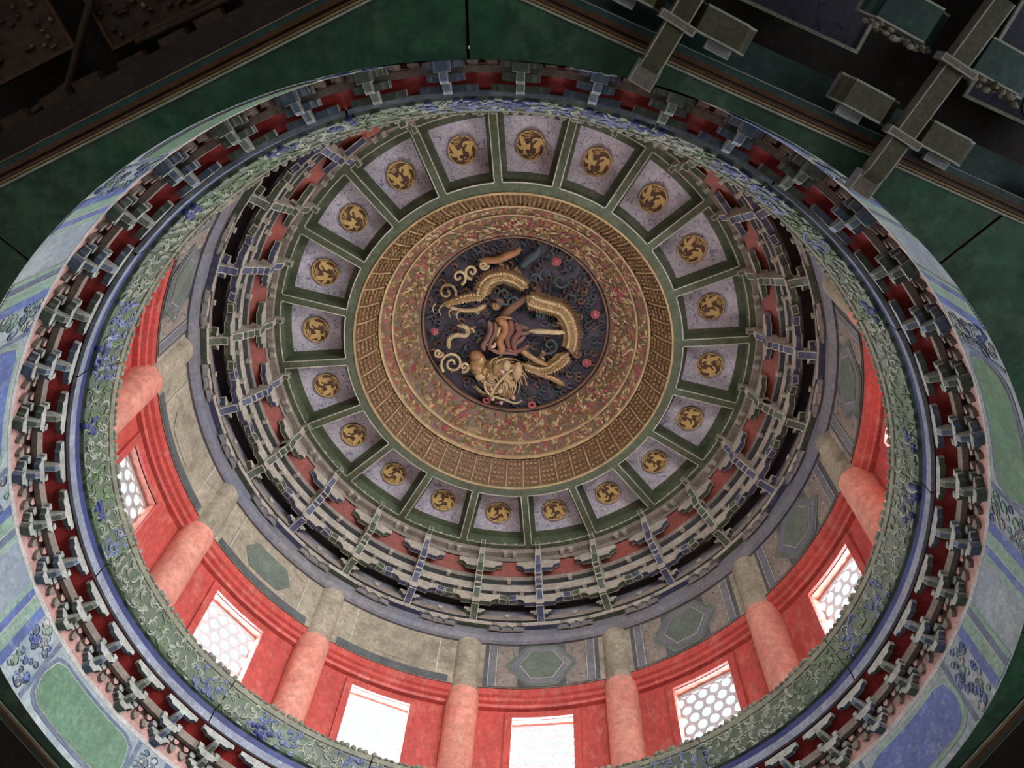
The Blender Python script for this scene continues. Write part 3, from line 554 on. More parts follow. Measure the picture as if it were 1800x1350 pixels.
# --- the 24 upper bracket sets
def boat(hl, h, th, rise=0.55):
    """cross arm profile in (y, z): flat top, rounded under-ends"""
    pts = [(-hl, h), (-hl, h * rise)]
    for k in range(1, 5): a_ = k / 4 * PI / 2; pts.append((-hl + hl * .34 * math.sin(a_), h * rise * (math.cos(a_))))
    pts += [(-y, z) for y, z in pts[::-1]]
    return pts
def upper_parts(PNT, SD):
    lw = 0.0032; parts = []
    r0, z0 = 1.42, 3.36                       # base of the set
    def done(name, m): parts.append((name, m.mesh(name, S)))
    def X(pts): return [(r - r0, z - z0) for r, z in pts]
    m = MB(); m.prism(X([(1.41, 3.372), (1.405, 3.405), (1.385, 3.425), (1.355, 3.448), (1.325, 3.462), (1.303, 3.468), (1.303, 3.50), (1.41, 3.50), (1.42, 3.372)]), 'y', -.019, .019, SD, PNT, WHITE, lw); done('lower_arm', m)
    m = MB(); m.prism([(y, z + 3.495 - z0) for y, z in boat(.122, .058, .03)], 'x', 1.297 - r0, 1.327 - r0, SD, PNT, WHITE, lw); done('lower_cross_arm', m)
    m = MB(); m.prism([(y, z + 3.462 - z0) for y, z in boat(.055, .03, .03)], 'x', 1.35 - r0, 1.38 - r0, SD, PNT, WHITE, lw)
    m.box(1.372 - r0, 1.40 - r0, -.1, .1, 3.40 - z0, 3.425 - z0, SD, PNT); done('wall_arm', m)
    m = MB(); m.prism([(-.026, .022), (-.026, .006), (-.020, -.012), (.020, -.012), (.026, .006), (.026, .022)], 'x', 1.292 - r0, 1.332 - r0, SD, PNT, WHITE, lw)
    for i in range(len(m.v)): x, y, z = m.v[i]; m.v[i] = (x, y, z + 3.488 - z0)
    done('bearing_block', m)
    m = MB(); m.prism(X([(1.335, 3.50), (1.30, 3.508), (1.275, 3.535), (1.262, 3.548), (1.258, 3.562), (1.246, 3.566), (1.242, 3.582), (1.228, 3.588), (1.222, 3.60), (1.222, 3.65), (1.335, 3.64)]), 'y', -.0185, .0185, SD, PNT, WHITE, lw)
    for r_, z_ in ((1.2605, 3.553), (1.2445, 3.572)): m.box(r_ - .002 - r0, r_ + .002 - r0, -.019, .019, z_ - .003 - z0, z_ + .003 - z0, WHITE)
    done('slanted_arm', m)
    m = MB(); m.box(1.198 - r0, 1.26 - r0, -.0185, .0185, 3.612 - z0, 3.690 - z0, SD, PNT, .004, WHITE); done('nose', m)
    m = MB(); m.prism([(y, z + 3.668 - z0) for y, z in boat(.118, .058, .03)], 'x', 1.207 - r0, 1.235 - r0, SD, PNT, WHITE, lw); done('upper_cross_arm', m)
    m = MB(); m.prism([(y, z + 3.705 - z0) for y, z in boat(.06, .03, .03)], 'x', 1.178 - r0, 1.20 - r0, SD, PNT, WHITE, lw); done('tip_cross_arm', m) if False else None
    m = MB(); m.prism(X([(1.24, 3.69), (1.20, 3.695), (1.186, 3.715), (1.176, 3.735), (1.176, 3.79), (1.24, 3.79)]), 'y', -.016, .016, SD, PNT, WHITE, lw); done('upper_arm', m)
    m = MB(); m.box(1.145 - r0, 1.20 - r0, -.012, .012, 3.79 - z0, 3.822 - z0, SD, GREENF, .003, WHITE); done('hook', m)
    for sg in (-1, 1):
        m = MB(); m.box(1.296 - r0, 1.322 - r0, sg * .108 - .015, sg * .108 + .015, 3.553 - z0, 3.572 - z0, SD, PNT, lw, WHITE)
        m.box(1.29 - r0, 1.32 - r0, sg * .145 - .022, sg * .145 + .022, 3.515 - z0, 3.552 - z0, SD, PNT, lw, WHITE); done('end_block', m)
    return parts
upG = upper_parts(GREEN, SIDE); upB = upper_parts(BLUE, SIDE)
for i, az in enumerate(BKT):
    blue = (i % 2 == 1)
    colr = 'blue' if blue else 'green'
    t = thing('bracket_set', "%s-painted stepped bracket set under the coffer ring, at %s" % (colr, clock(az)), 'bracket', P(1.42, az, 3.36), rad(az), '%s bracket sets under the coffer ring' % colr)
    for name, me in (upB if blue else upG): link(name, me, t)

# --- painted beam band and red window wall
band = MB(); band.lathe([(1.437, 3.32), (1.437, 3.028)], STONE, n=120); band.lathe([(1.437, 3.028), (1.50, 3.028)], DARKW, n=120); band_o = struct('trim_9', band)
def strip(mb, r, a0, a1, zlo, zhi, m, n=12, lift=0.0):
    rows = [[P(r - lift, a0 + (a1 - a0) * j / n, f(j / n) if callable(f) else f) for j in range(n + 1)] for f in (zlo, zhi)]
    mb.grid(rows, m, sm=False)
def hexa(mb, r, ac, hw, zc, hz, m, lift, cut=.35):
    """six-sided cartouche with pointed ends on the cylinder"""
    n = 12
    def hgt(u): x = abs(2 * u - 1); return hz * (1 if x < 1 - cut else (1 - (x - (1 - cut)) / cut * .98))
    strip(mb, r, ac - hw, ac + hw, lambda u: zc - hgt(u), lambda u: zc + hgt(u), m, 20, lift)
for k in range(12):
    ac = 18 + 30 * k; m = MB(); side_sign = 0
    worn = (ac % 360) in (108, 138, 168)
    if worn:
        strip(m, 1.437, ac - 11.5, ac + 11.5, 3.031, 3.075, BEAMD, 14, .003)
        hexa(m, 1.437, ac, 6, 3.18, .08, BEAMG if ac == 138 else STONE, .003)
        for s_ in (-9, 9): strip(m, 1.437, ac + s_ - .1, ac + s_ + .1, 3.08, 3.314, WHITE, 2, .004)
    else:
        strip(m, 1.437, ac - 11.6, ac + 11.6, 3.031, 3.316, BEAMD, 16, .003)
        for s_ in (-1, 1):
            strip(m, 1.437, ac + s_ * 10.6, ac + s_ * 9.2, 3.033, 3.314, CORN, 2, .005)
            for e_ in (10.7, 9.1): strip(m, 1.437, ac + s_ * e_ - .07, ac + s_ * e_ + .07, 3.033, 3.314, WHITE, 1, .007)
            strip(m, 1.437, ac + s_ * 8.9, ac + s_ * 4.8, 3.036, 3.312, TAUPE, 3, .0035)
        hexa(m, 1.437, ac, 7.4, 3.174, .139, BEAMG, .006, .6); hexa(m, 1.437, ac, 6.2, 3.174, .125, CORN if (ac % 60) else BEAMD, .008, .6)
        hexa(m, 1.437, ac, 4.5, 3.176, .092, WHITE, .010, .5); hexa(m, 1.437, ac, 4.35, 3.176, .089, BEAMG, .012, .5)
        for q in range(26):
            a_ = ac + random.choice((-1, 1)) * random.uniform(5.2, 8.7); z_ = random.choice((random.uniform(3.05, 3.11), random.uniform(3.23, 3.30), random.uniform(3.05, 3.30)))
            m.ball(P(1.434, a_, z_), .014, .014, .014, random.choice((CORN, STONE, CHALK)), 6, 4)
    o = link('painted_cartouche', m.mesh('painted_cartouche'), band_o)
# wall with window openings
WH = 5.6            # half width of opening in degrees
ZT, ZB = 2.895, 2.50
for k in range(12):
    ac = 18 + 30 * k; m = MB(); R0, R1 = 1.50, 1.56
    zt, zb_, lo = ZT, ZB, 2.38
    for a0, a1, z0, z1 in ((ac - 15, ac - WH, lo, 3.055), (ac + WH, ac + 15, lo, 3.055), (ac - WH, ac + WH, zt, 3.055), (ac - WH, ac + WH, lo, zb_)):
        m.lathe([(R0, z1), (R0, z0)], REDW, a0, a1, 6); m.lathe([(R1, z1), (R1, z0)], REDW, a0, a1, 6)
    for a_ in (ac - WH, ac + WH): m.face([P(R0, a_, zb_), P(R1, a_, zb_), P(R1, a_, zt), P(R0, a_, zt)], REDF)
    m.lathe([(R0, zt), (R1, zt)], REDF, ac - WH, ac + WH, 6); m.lathe([(R0, zb_), (R1, zb_)], REDF, ac - WH, ac + WH, 6)
    wall = struct('wall_drum_%d' % (k + 1), m)
    m = MB(); m.lathe([(1.50, 3.028), (1.441, 3.028), (1.441, 2.99), (1.455, 2.984), (1.457, 2.966), (1.474, 2.960), (1.478, 2.946), (1.50, 2.942)], REDW, ac - 12.5, ac + 12.5, 14); link('lintel_beam', m.mesh('lintel_beam'), wall)
    win = bpy.data.objects.new('window_%d' % (k + 1), None); COL.objects.link(win); win.location = P(1.53, ac, zb_); win['kind'] = 'structure'
    m = MB(); fw = 1.3
    for a0, a1, z0, z1 in ((ac - WH - fw, ac - WH, zb_ - .03, zt + .035), (ac + WH, ac + WH + fw, zb_ - .03, zt + .035), (ac - WH, ac + WH, zt, zt + .035), (ac - WH, ac + WH, zb_ - .03, zb_)):
        m.ringbox(1.487, 1.505, z0, z1, REDW, a0, a1, 4)
    keep(link('window_frame', m.mesh('window_frame')), win)
    # pierced lattice: round holes in staggered rows, as flat plate with real holes
    m = MB(); rl = 1.547; W2 = 1.547 * math.sin(rad(WH)); pit = 2 * W2 / 5.0; hr = pit * .385
    th = rad(ac); er = Vector((math.cos(th), math.sin(th), 0)); et = Vector((-math.sin(th), math.cos(th), 0))
    def LP(s_, z, d=0.0): p = (er * (rl * math.cos(rad(WH)) + d) + et * s_) * S; p.z = ZC + S * z; return p
    rows_ = 0; zrow = zt - .018 - pit * .5; ry = pit * .87
    m.face([LP(-W2, zt), LP(W2, zt), LP(W2, zt - .018), LP(-W2, zt - .018)], LATT)
    while zrow > zb_ - pit:
        off = 0 if rows_ % 2 == 0 else pit / 2
        for j in range(-3 if not off else -4, 4):
            sc_ = (j + (0.5 if not off else 0.0)) * pit + (0 if not off else pit * 0.5 - pit / 2 + 0)
            if off: sc_ = j * pit
            else: sc_ = (j + .5) * pit
            if abs(sc_) > W2 + pit * .02: continue
            hx = [(sc_ + pit * x, zrow + pit * y) for x, y in ((0, .58), (-.25, .435), (-.5, .29), (-.5, 0), (-.5, -.29), (-.25, -.435), (0, -.58), (.25, -.435), (.5, -.29), (.5, 0), (.5, .29), (.25, .435))]
            ci = []
            for q, (hx_, hz_) in enumerate(hx):
                an = PI / 2 + 2 * PI * q / 12; ci.append((sc_ + hr * math.cos(an), zrow + hr * math.sin(an)))
            for q in range(12):
                q2 = (q + 1) % 12
                cl = lambda s_: max(-W2, min(W2, s_))
                A = [LP(cl(hx[q][0]), hx[q][1]), LP(cl(hx[q2][0]), hx[q2][1]), LP(cl(ci[q2][0]), ci[q2][1]), LP(cl(ci[q][0]), ci[q][1])]
                m.face(A, LATT)
                m.face([LP(cl(ci[q][0]), ci[q][1]), LP(cl(ci[q2][0]), ci[q2][1]), LP(cl(ci[q2][0]), ci[q2][1], .006), LP(cl(ci[q][0]), ci[q][1], .006)], LATT)
        rows_ += 1; zrow -= ry
    keep(link('lattice', m.mesh('lattice')), win)

# --- twelve round columns
colm = MB(); n = 28; rr = .079
def cyl(mb, r, z0, z1, m): mb.grid([[(r * math.cos(2 * PI * i / n), r * math.sin(2 * PI * i / n), z) for i in range(n)] for z in (z0, z1)], m, closed_u=True)
cyl(colm, rr, 0, 2.995 - 2.40, REDF); shaft_me = colm.mesh('shaft', S)
cm2 = MB(); cyl(cm2, rr * .97, 2.995 - 2.40, 3.325 - 2.40, STONE); cap_me = cm2.mesh('painted_head', S)
wear = {93: 'streaked red and salmon column', 63: 'salmon red column', 123: 'orange red column', 153: 'pale salmon column with red patches', 183: 'pale salmon column', 33: 'orange red column', 3: 'orange column'}
for k in range(12):
    az = 3 + 30 * k
    t = thing('drum_column', "%s with buff painted head between windows, at %s of the drum" % (wear.get(az, 'red column'), clock(az)), 'column', P(1.479, az, 2.40), rad(az), 'red columns between the drum windows')
    link('shaft', shaft_me, t); link('painted_head', cap_me, t)

# --- ledge, carved ring moulding and fascia
mb = MB(); mb.lathe([(1.325, 2.425), (1.56, 2.425)], TOLIVE, n=120); struct('trim_10', mb)
t = thing('cloud_ring', 'round blue and green cloud-carved ring moulding at the mouth of the drum', 'ring moulding', P(0, 0, 2.25))
tp = [(1.395, 2.262), (1.393, 2.246), (1.380, 2.244), (1.379, 2.276), (1.377, 2.300), (1.366, 2.304), (1.358, 2.314), (1.353, 2.328), (1.349, 2.343), (1.344, 2.36), (1.338, 2.378), (1.332, 2.390), (1.332, 2.396), (1.326, 2.398), (1.322, 2.41), (1.322, 2.422), (1.335, 2.43)]
seams = [-161, -141.7, -110.5, -76.5, -62, -38, -14, 18.8, 48, 80, 108, 136.4, 167, 199]
def cloudmat(r_, z_): return None
for i in range(len(seams) - 1):
    a0, a1 = seams[i] + .12, seams[i + 1] - .12
    m = MB(); ml = []
    for j in range(len(tp) - 1):
        z = tp[j][1]; ml.append(FASC if j < 3 else TBLUE if j < 4 else TGREEN if j < 11 else TOLIVE)
    m.lathe(tp, TGREEN, a0, a1, max(6, int((a1 - a0) / 2)), ml, sm=False)
    for a_ in (a0, a1): m.face([P(r_, a_, z_) for r_, z_ in tp[4:]] + [P(1.40, a_, 2.43), P(1.40, a_, 2.262)], TOLIVE)
    keep(link('moulding_segment', m.mesh('moulding_segment')), t)
mb = MB(); mb.lathe([(1.385, 2.262), (1.385, 2.43)], BLACK, n=90); keep(link('core', mb.mesh('core')), t)
# curls: crescents of cloud relief over the face of the moulding
mbs = {0: MB(), 1: MB(), 2: MB()}
def face_r(z):
    for j in range(4, 12):
        (ra, za), (rb, zb_) = tp[j], tp[j + 1]
        if za <= z <= zb_: return ra + (rb - ra) * (z - za) / (zb_ - za)
    return 1.345
def crescent(mb, a, z, R, rot, m, span=3.6, w=.009, kk=9):
    pts = []; rads_ = []
    for q in range(kk):
        f = q / (kk - 1); an = rot + span * (f - .5); s_ = R * math.cos(an); h_ = R * math.sin(an)
        zz = max(2.305, z + h_ / S); az = a + math.degrees(s_ / (S * 1.35))
        pts.append(P(face_r(max(2.302, min(2.395, zz))) - .001, az, zz)); rads_.append(w * (0.25 + math.sin(PI * f) * .9))
    mb.tube(pts, rads_, m, 5)
clumps = [(random.uniform(0, 360), random.choice((0, 1, 2))) for _ in range(70)]
for k in range(1150):
    a_ = k * 360 / 1150 + random.uniform(-.4, .4); z_ = 2.311 + (k % 4) * .025 + random.uniform(-.012, .012)
    cl_ = min(clumps, key=lambda c_: abs((c_[0] - a_ + 180) % 360 - 180))[1]
    m_ = (CURLW, CURLG, CURLB)[cl_] if random.random() < .75 else CURLW
    R_ = random.uniform(.018, .036); rot = random.uniform(0, 2 * PI)
    crescent(mbs[0], a_, z_, R_, rot, m_)
    crescent(mbs[0], a_, z_, R_ * .45, rot + .4, CURLW if random.random() < .55 else m_, 3.0, .006, 6)
o = keep(link('cloud_curls', mbs[0].mesh('cloud_curls')), t); o['kind'] = 'stuff'
# blue cloud patches
m = MB()
for a_ in (-134, -120, -112, -97, -92, -83, -77, -66, -40, -20, -12, -9, 60, 100, 128, -159, -170, 176):
    for q in range(8):
        z_ = 2.309 + random.uniform(0, .035); m.ball(P(face_r(z_) + .006, a_ + random.uniform(-1.8, 1.8), z_), .03, .03, .024, TBLUE, 8, 5)
o = keep(link('blue_cloud_patches', m.mesh('blue_cloud_patches')), t); o['kind'] = 'stuff'
# scalloped carved crest along the inner rim
m = MB()
for k in range(300):
    a_ = k * 1.2 + random.uniform(-.3, .3); h = .012 if (k // 6) % 2 else 0
    m.ball(P(1.324, a_, 2.420 + h * .5), .026, .026, .012 + h, TOLIVE, 7, 4)
    crescent(m, a_, 2.408, .022, random.uniform(0, 6), TOLIVE, 3.4, .008, 6) if False else None
o = keep(link('crest_carving', m.mesh('crest_carving')), t); o['kind'] = 'stuff'

# --- lower bracket zone: wall, plank ring, red board
mb = MB(); mb.lathe([(1.482, 2.10), (1.482, 2.205), (1.455, 2.212)], SALMON, n=120); struct('trim_17', mb)
mb = MB(); mb.ringbox(1.442, 1.46, 2.172, 2.203, TAUPE, n=120); struct('trim_11', mb)
mb = MB(); mb.lathe([(1.462, 2.203), (1.462, 2.222), (1.40, 2.252), (1.392, 2.262)], REDV, n=120); struct('trim_12', mb)
def lower_parts(PNT, SD):
    lw = .002; parts = []; r0, z0 = 1.48, 2.10
    def done(name, m): parts.append((name, m.mesh(name, S)))
    def X(pts): return [(r - r0, z - z0) for r, z in pts]
    def off(m, dz):
        m.v = [(x, y, z + dz) for x, y, z in m.v]
    m = MB(); m.prism([(-.021, .02), (-.021, .012), (-.016, 0), (.016, 0), (.021, .012), (.021, .02)], 'x', 1.450 - r0, 1.482 - r0, SD, PNT, WHITE, lw); off(m, 2.103 - z0); done('base_block', m)
    m = MB(); m.prism([(y, z + 2.122 - z0) for y, z in boat(.045, .022, .02)], 'x', 1.458 - r0, 1.478 - r0, SD, PNT, WHITE, 0); done('wall_arm', m)
    for sg in (-1, 1):
        m = MB(); m.prism([(sg * .058, .03), (sg * .060, .014), (sg * .068, .004), (sg * .078, .006), (sg * .085, .018), (sg * .088, .03)], 'x', 1.466 - r0, 1.482 - r0, TAUPE, TAUPE); off(m, 2.118 - z0); done('scalloped_block', m)
        m = MB(); m.prism([(sg * .060, .02), (sg * .062, .006), (sg * .072, 0), (sg * .080, .008), (sg * .084, .02)], 'x', 1.460 - r0, 1.482 - r0, SALMON, TAUPE); off(m, 2.150 - z0); done('scalloped_block', m)
    m = MB(); m.prism(X([(1.48, 2.122), (1.455, 2.124), (1.428, 2.134), (1.420, 2.146), (1.420, 2.152), (1.48, 2.152)]), 'y', -.0105, .0105, SD, PNT, WHITE, lw); done('lower_arm', m)
    m = MB(); m.prism([(y, z + 2.152 - z0) for y, z in boat(.046, .026, .02)], 'x', 1.424 - r0, 1.442 - r0, SD, PNT, WHITE, 0); done('cross_arm', m)
    m = MB(); m.prism(X([(1.46, 2.176), (1.424, 2.178), (1.398, 2.190), (1.390, 2.202), (1.390, 2.210), (1.46, 2.210)]), 'y', -.0105, .0105, SD, PNT, WHITE, lw); done('upper_arm', m)
    m = MB(); m.prism([(y, z + 2.212 - z0) for y, z in boat(.074, .028, .02, .4)], 'x', 1.393 - r0, 1.410 - r0, SD, PNT, WHITE, 0); done('long_cross_arm', m)
    for sg in (-1, 1):
        m = MB(); m.prism([(-.010, .016), (-.010, .007), (-.007, 0), (.007, 0), (.010, .007), (.010, .016)], 'x', -.011, .011, SD, PNT)
        m.v = [(x + 1.434 - r0, y + sg * .038, z + 2.178 - z0) for x, y, z in m.v]; done('small_block', m)
        m = MB(); m.prism([(-.012, .018), (-.012, .007), (-.009, 0), (.009, 0), (.012, .007), (.012, .018)], 'x', -.011, .011, SD, PNT)
        m.v = [(x + 1.466 - r0, y + sg * .040, z + 2.146 - z0) for x, y, z in m.v]; done('small_block', m)
    return parts
loG = lower_parts(BEAMG, SIDEG); loB = lower_parts(CHS, SIDEG)
for i in range(48):
    az = -91.5 + 7.5 * i; blue = i % 2 == 1
    h = ((az + 90) / 30) % 12
    q = int(round(h * 4)) % 48; hh = NUMW[(q // 4) % 12]; nx = NUMW[(q // 4 + 1) % 12]
    ck = {0: "%s o'clock" % hh, 1: 'quarter past %s' % hh, 2: 'half past %s' % hh, 3: 'quarter to %s' % nx}[q % 4]
    t = thing('small_bracket_set', "small %s bracket set under the cloud ring, at %s" % ('grey-blue' if blue else 'grey-green', ck), 'bracket', P(1.48, az, 2.10), rad(az), 'small bracket sets under the cloud ring')
    for name, me in (loB if blue else loG): link(name, me, t)

# --- painted cheek ring (vertical inner face) with cartouches
chk = MB(); chk.lathe([(1.50, 2.104), (1.484, 2.104), (1.4826, 2.098), (1.486, 1.975), (1.492, 1.852)], PALE, n=144); chk_o = struct('trim_13', chk)
mb = MB(); mb.lathe([(1.4815, 2.104), (1.4795, 2.098), (1.4815, 2.086), (1.485, 2.084)], CHL, n=144); link('whitewashed_edge', mb.mesh('whitewashed_edge'), chk_o)
def cheek(z): return 1.4826 + (1.492 - 1.4826) * (2.098 - z) / .246
def cstrip(mb, a0, a1, zlo, zhi, m, lift=.0018, n=10, skew=0.0):
    rows = []
    K = 5
    for q in range(K):
        f = q / (K - 1); row = []
        for j in range(n + 1):
            u = j / n; lo = zlo(u) if callable(zlo) else zlo; hi = zhi(u) if callable(zhi) else zhi
            z = lo + (hi - lo) * f; aa = a0 + (a1 - a0) * u + skew * (z - 1.97)
            row.append(P(cheek(z) - lift, aa, z))
        rows.append(row)
    mb.grid(rows, m, sm=False)
def cart(mb, ac, hw, ms, lift=.002):
    for k, (d, mm) in enumerate(ms):
        hz = .098 - d; h = hw - d * 38
        def g(u):
            x = abs(2 * u - 1); return hz * (1 if x < .72 else (.62 + .38 * (1 - ((x - .72) / .28) ** 1.5)) if x < .93 else .62 - .55 * (x - .93) / .07)
        cstrip(mb, ac - h, ac + h, lambda u: 1.972 - g(u), lambda u: 1.972 + g(u), mm, lift + .0012 * k, 28)
# the painting repeats in eight fields between the corners of the octagon
for i in range(8):
    ac = -73 + 45 * i
    m = MB()
    a8 = ac % 360
    main, edge = ((CHG, CHS) if i % 2 == 1 else (CHB, CHP))
    cart(m, ac, 9.2, [(0, edge), (.014, CHL), (.017, main)])
    for sg in (-1, 1):
        base = ac + sg * 12.2
        for w0, w1, mm in ((9.0, 9.7, CHS), (14.2, 15.6, CHB), (15.6, 17.3, CHP), (17.3, 17.45, CHL), (17.5, 18.5, CHB if i % 2 else CHS), (18.5, 19.3, CHP)):
            cstrip(m, ac + sg * w0, ac + sg * w1, 1.858, 2.084, mm, .002, 2)
        for q in range(34):       # faded clustered flowers
            a_ = ac + sg * random.uniform(10.1, 13.9); z_ = random.uniform(1.87, 2.075)
            rr_ = random.uniform(.009, .018); mm = random.choice((CHS, CHP, CHL, CHB, PALE))
            pts = [P(cheek(z_) - .003, a_ + math.degrees(rr_ * math.cos(t_ * .785) / 1.485), z_ + rr_ * math.sin(t_ * .785)) for t_ in range(8)]
            m.tube(pts, .004, mm, 4)
            m.face([P(cheek(z_) - .0022, a_ + math.degrees(rr_ * .7 * math.cos(t_ * .785) / 1.485), z_ + rr_ * .7 * math.sin(t_ * .785)) for t_ in range(8)], mm)
    o = link('painted_field', m.mesh('painted_field'), chk_o)

# --- octagonal soffit boards with gold beads and outer strips
FACES = {-73: 1.523, -28: 1.66, 17: 1.53, 62: 1.53, 107: 1.53, 152: 1.53, 197: 1.66, 241.2: 1.551}
FK = sorted(FACES)
def corner(k, d):         # corner between face k and face k + 1, with the outline moved out by d
    n0 = FK[k % 8]; n1 = FK[(k + 1) % 8]; a0, a1 = rad(n0), rad(n1); p0, p1 = FACES[n0] + d, FACES[n1] + d
    det = math.cos(a0) * math.sin(a1) - math.sin(a0) * math.cos(a1)
    return ((p0 * math.sin(a1) - p1 * math.sin(a0)) / det, (p1 * math.cos(a0) - p0 * math.cos(a1)) / det)
def edge(k, d, z): return [wpt(*corner(k - 1, d), z), wpt(*corner(k, d), z)]
def wpt(x, y, z): return Vector((S * x, S * y, ZC + S * z))
soff = bpy.data.objects.new('trim_16', None); COL.objects.link(soff); soff['kind'] = 'structure'; soff.location = P(0, 0, 1.85)
def xy(p, z): q = p.copy(); q.z = ZC + S * z; return q
for i in range(8):
    ac = -73 + 45 * i; m = MB(); n = 24; g = .12
    inner = []; outer = []
    for j in range(n + 1):
        a_ = ac - 22.5 + g + (45 - 2 * g) * j / n
        inner.append(P(1.4925, a_, 1.852)); outer.append(P(min(FACES[f] / math.cos(rad(a_ - f)) for f in FACES if math.cos(rad(a_ - f)) > .1), a_, 1.852))
    m.grid([inner, outer], SOFF, sm=False); m.grid([outer, [xy(p, 1.92) for p in outer]], SOFF, sm=False); m.grid([inner, [xy(p, 1.90) for p in inner]], SOFF, sm=False)
    for e_ in (0, -1): m.face([inner[e_], outer[e_], xy(outer[e_], 1.9), xy(inner[e_], 1.9)], DARKW2)
    keep(link('soffit_board', m.mesh('soffit_board')), soff)
    for q, (dd, mm, w_) in enumerate(((.003, WHITE, .0028), (.0095, GOLDB, .0024), (.0155, DGOLD, .0024))):
        m = MB(); m.tube(edge(i, dd, 1.849 - .0015 * q), w_ * S, mm, 6); keep(link('gold_bead', m.mesh('gold_bead')), soff)
    m = MB()
    A = [edge(i, dd, z) for dd, z in ((0, 1.856), (.022, 1.856), (.024, 1.851), (.034, 1.850), (.046, 1.850), (.046, 1.93))]
    m.grid(A[:2], DARKW2, sm=False); m.grid(A[1:3], BRNB, sm=False); m.grid(A[2:4], BRNB, sm=False); m.grid(A[3:5], TEALD, sm=False); m.grid(A[4:6], TEALD, sm=False)
    keep(link('edge_strip', m.mesh('edge_strip')), soff)
    m = MB(); m.tube(edge(i, .047, 1.849), .003 if i == 0 else .0022, CHALK if i == 0 else GOLDB, 6); keep(link('pale_arris', m.mesh('pale_arris')), soff)
    m = MB(); m.grid([edge(i, .048, 1.90), edge(i, .11, 1.93), edge(i, .11, 2.06)], TEALD if i in (0, 1) else DARKW, sm=False)
    keep(link('face_board', m.mesh('face_board')), soff)

# --- hidden upper closure and the ceiling of the surrounding hall
mb = MB(); mb.lathe([(1.56, 3.06), (1.6, 3.4), (1.3, 3.95), (0.6, 4.35), (0.001, 4.35)], ROOFM, n=64); struct('ceiling_roof', mb)
mb = MB(); mb.lathe([(1.56, 2.38), (1.49, 2.30), (1.49, 2.10)], DARKW, n=90); struct('trim_14', mb)
mb = MB()
HW = 2.9
ring_n = 64
inn = [P(1.50, 360 * j / ring_n, 2.26) for j in range(ring_n + 1)]
outs = []
for j in range(ring_n + 1):
    a_ = rad(360 * j / ring_n); k_ = HW / max(abs(math.cos(a_)), abs(math.sin(a_))); outs.append(P(k_, 360 * j / ring_n, 2.26))
mb.grid([inn, outs], DARKW, sm=False); struct('ceiling_hall', mb)
mb = MB(); e = HW * S * 1.8; mb.box(-e, e, -e, e, -.05, 0, PAVE); struct('floor', mb)
for nm, (x, y), door in (('east', (1, 0), (-2.6, 3.6)), ('west', (-1, 0), (1.5, 2.8)), ('south', (0, 1), (1.5, 2.8)), ('north', (0, -1), (-1.6, 2.8))):
    m = MB(); D = HW * S; H = ZC + S * 2.26; dc, dw = door
    def seg(a0, a1, z0, z1):
        if x: m.box(min(x * D, x * (D + .2)), max(x * D, x * (D + .2)), a0, a1, z0, z1, PLASTER)
        else: m.box(a0, a1, min(y * D, y * (D + .2)), max(y * D, y * (D + .2)), z0, z1, PLASTER)
    seg(-D, dc - dw / 2, 0, H); seg(dc + dw / 2, D, 0, H); seg(dc - dw / 2, dc + dw / 2, 3.6, H)
    struct('wall_' + nm, m)

# --- top-right porch ceiling: bracket arms set against the octagon, and dark painted coffers
NA = -70.0; En = Vector((math.cos(rad(NA)), math.sin(rad(NA)), 0)); Et = Vector((-En.y, En.x, 0))
def placed(name, me, parent, x, y, z, rz): return link(name, me, parent, (x, y, z), rz)
def wp(x, y, z): return Vector((S * x, S * y, ZC + S * z))
def arm_set(x, y, label, L=0.40, cloud=True):
    """radial arm with ringed joints and a pair of boat arms on each side; local +x points outward from the octagon"""
    az = math.degrees(math.atan2(-.37, .165))
    t = thing('porch_bracket_set', label, 'bracket', wp(x, y, 1.80), rad(az), 'large bracket sets outside the octagon')
    m = MB(); m.prism([(0.0, 0.035), (0.0, 0.012), (.02, 0), (L, 0.0), (L, .035)], 'y', -.022, .022, TAUPE, OLIVE, WHITE, .003); link('radial_arm', m.mesh('radial_arm', S), t)
    m = MB(); m.box(-.035, .012, -.026, .026, .012, .05, CHALK, TAUPE, .003, WHITE); link('nose_block', m.mesh('nose_block', S), t)
    m = MB(); m.box(.095, .112, -.040, .040, -.008, .03, TAUPE, TAUPE, .003, WHITE); link('cross_block', m.mesh('cross_block', S), t)
    m = MB(); m.box(.255, .27, -.042, .042, -.012, .03, CHALK, TAUPE, .003, WHITE); link('cross_block', m.mesh('cross_block', S), t)
    skew = rad(NA - az)
    for sg in (-1, 1):
        m = MB(); prof = boat(.07, .05, .03)
        m.prism([(y_ + sg * .095, z_ + .012) for y_, z_ in prof], 'x', .105, .16, CHALK, OLIVE, WHITE, .004)
        o = link('boat_arm', m.mesh('boat_arm', S), t); o.rotation_euler.z = skew
        m = MB(); m.box(.085, .104, sg * .11 - .028, sg * .11 + .028, .03, .048, CHALK, CHALK, .003, WHITE); o = link('edge_block', m.mesh('edge_block', S), t); o.rotation_euler.z = skew
        m = MB(); m.prism([(y_ + sg * .115, z_ + .02) for y_, z_ in boat(.085, .06, .03)], 'x', .27, .34, SIDE, TEALD, WHITE, .004); o = link('boat_arm', m.mesh('boat_arm', S), t); o.rotation_euler.z = skew
        if cloud:
            m = MB()
            for q in range(26): m.ball((.260 + random.uniform(-.010, .006), sg * (.045 + q * .0056), .018 + random.uniform(-.010, .010)), random.uniform(.004, .008), random.uniform(.006, .010), .007, SIDE if q % 3 else OLIVE, 6, 4)
            o = link('carved_cloud', m.mesh('carved_cloud', S), t); o.rotation_euler.z = skew
    return t
arm_set(.228, -1.50, 'olive bracket set with chalky boat arms by the top of the octagon')
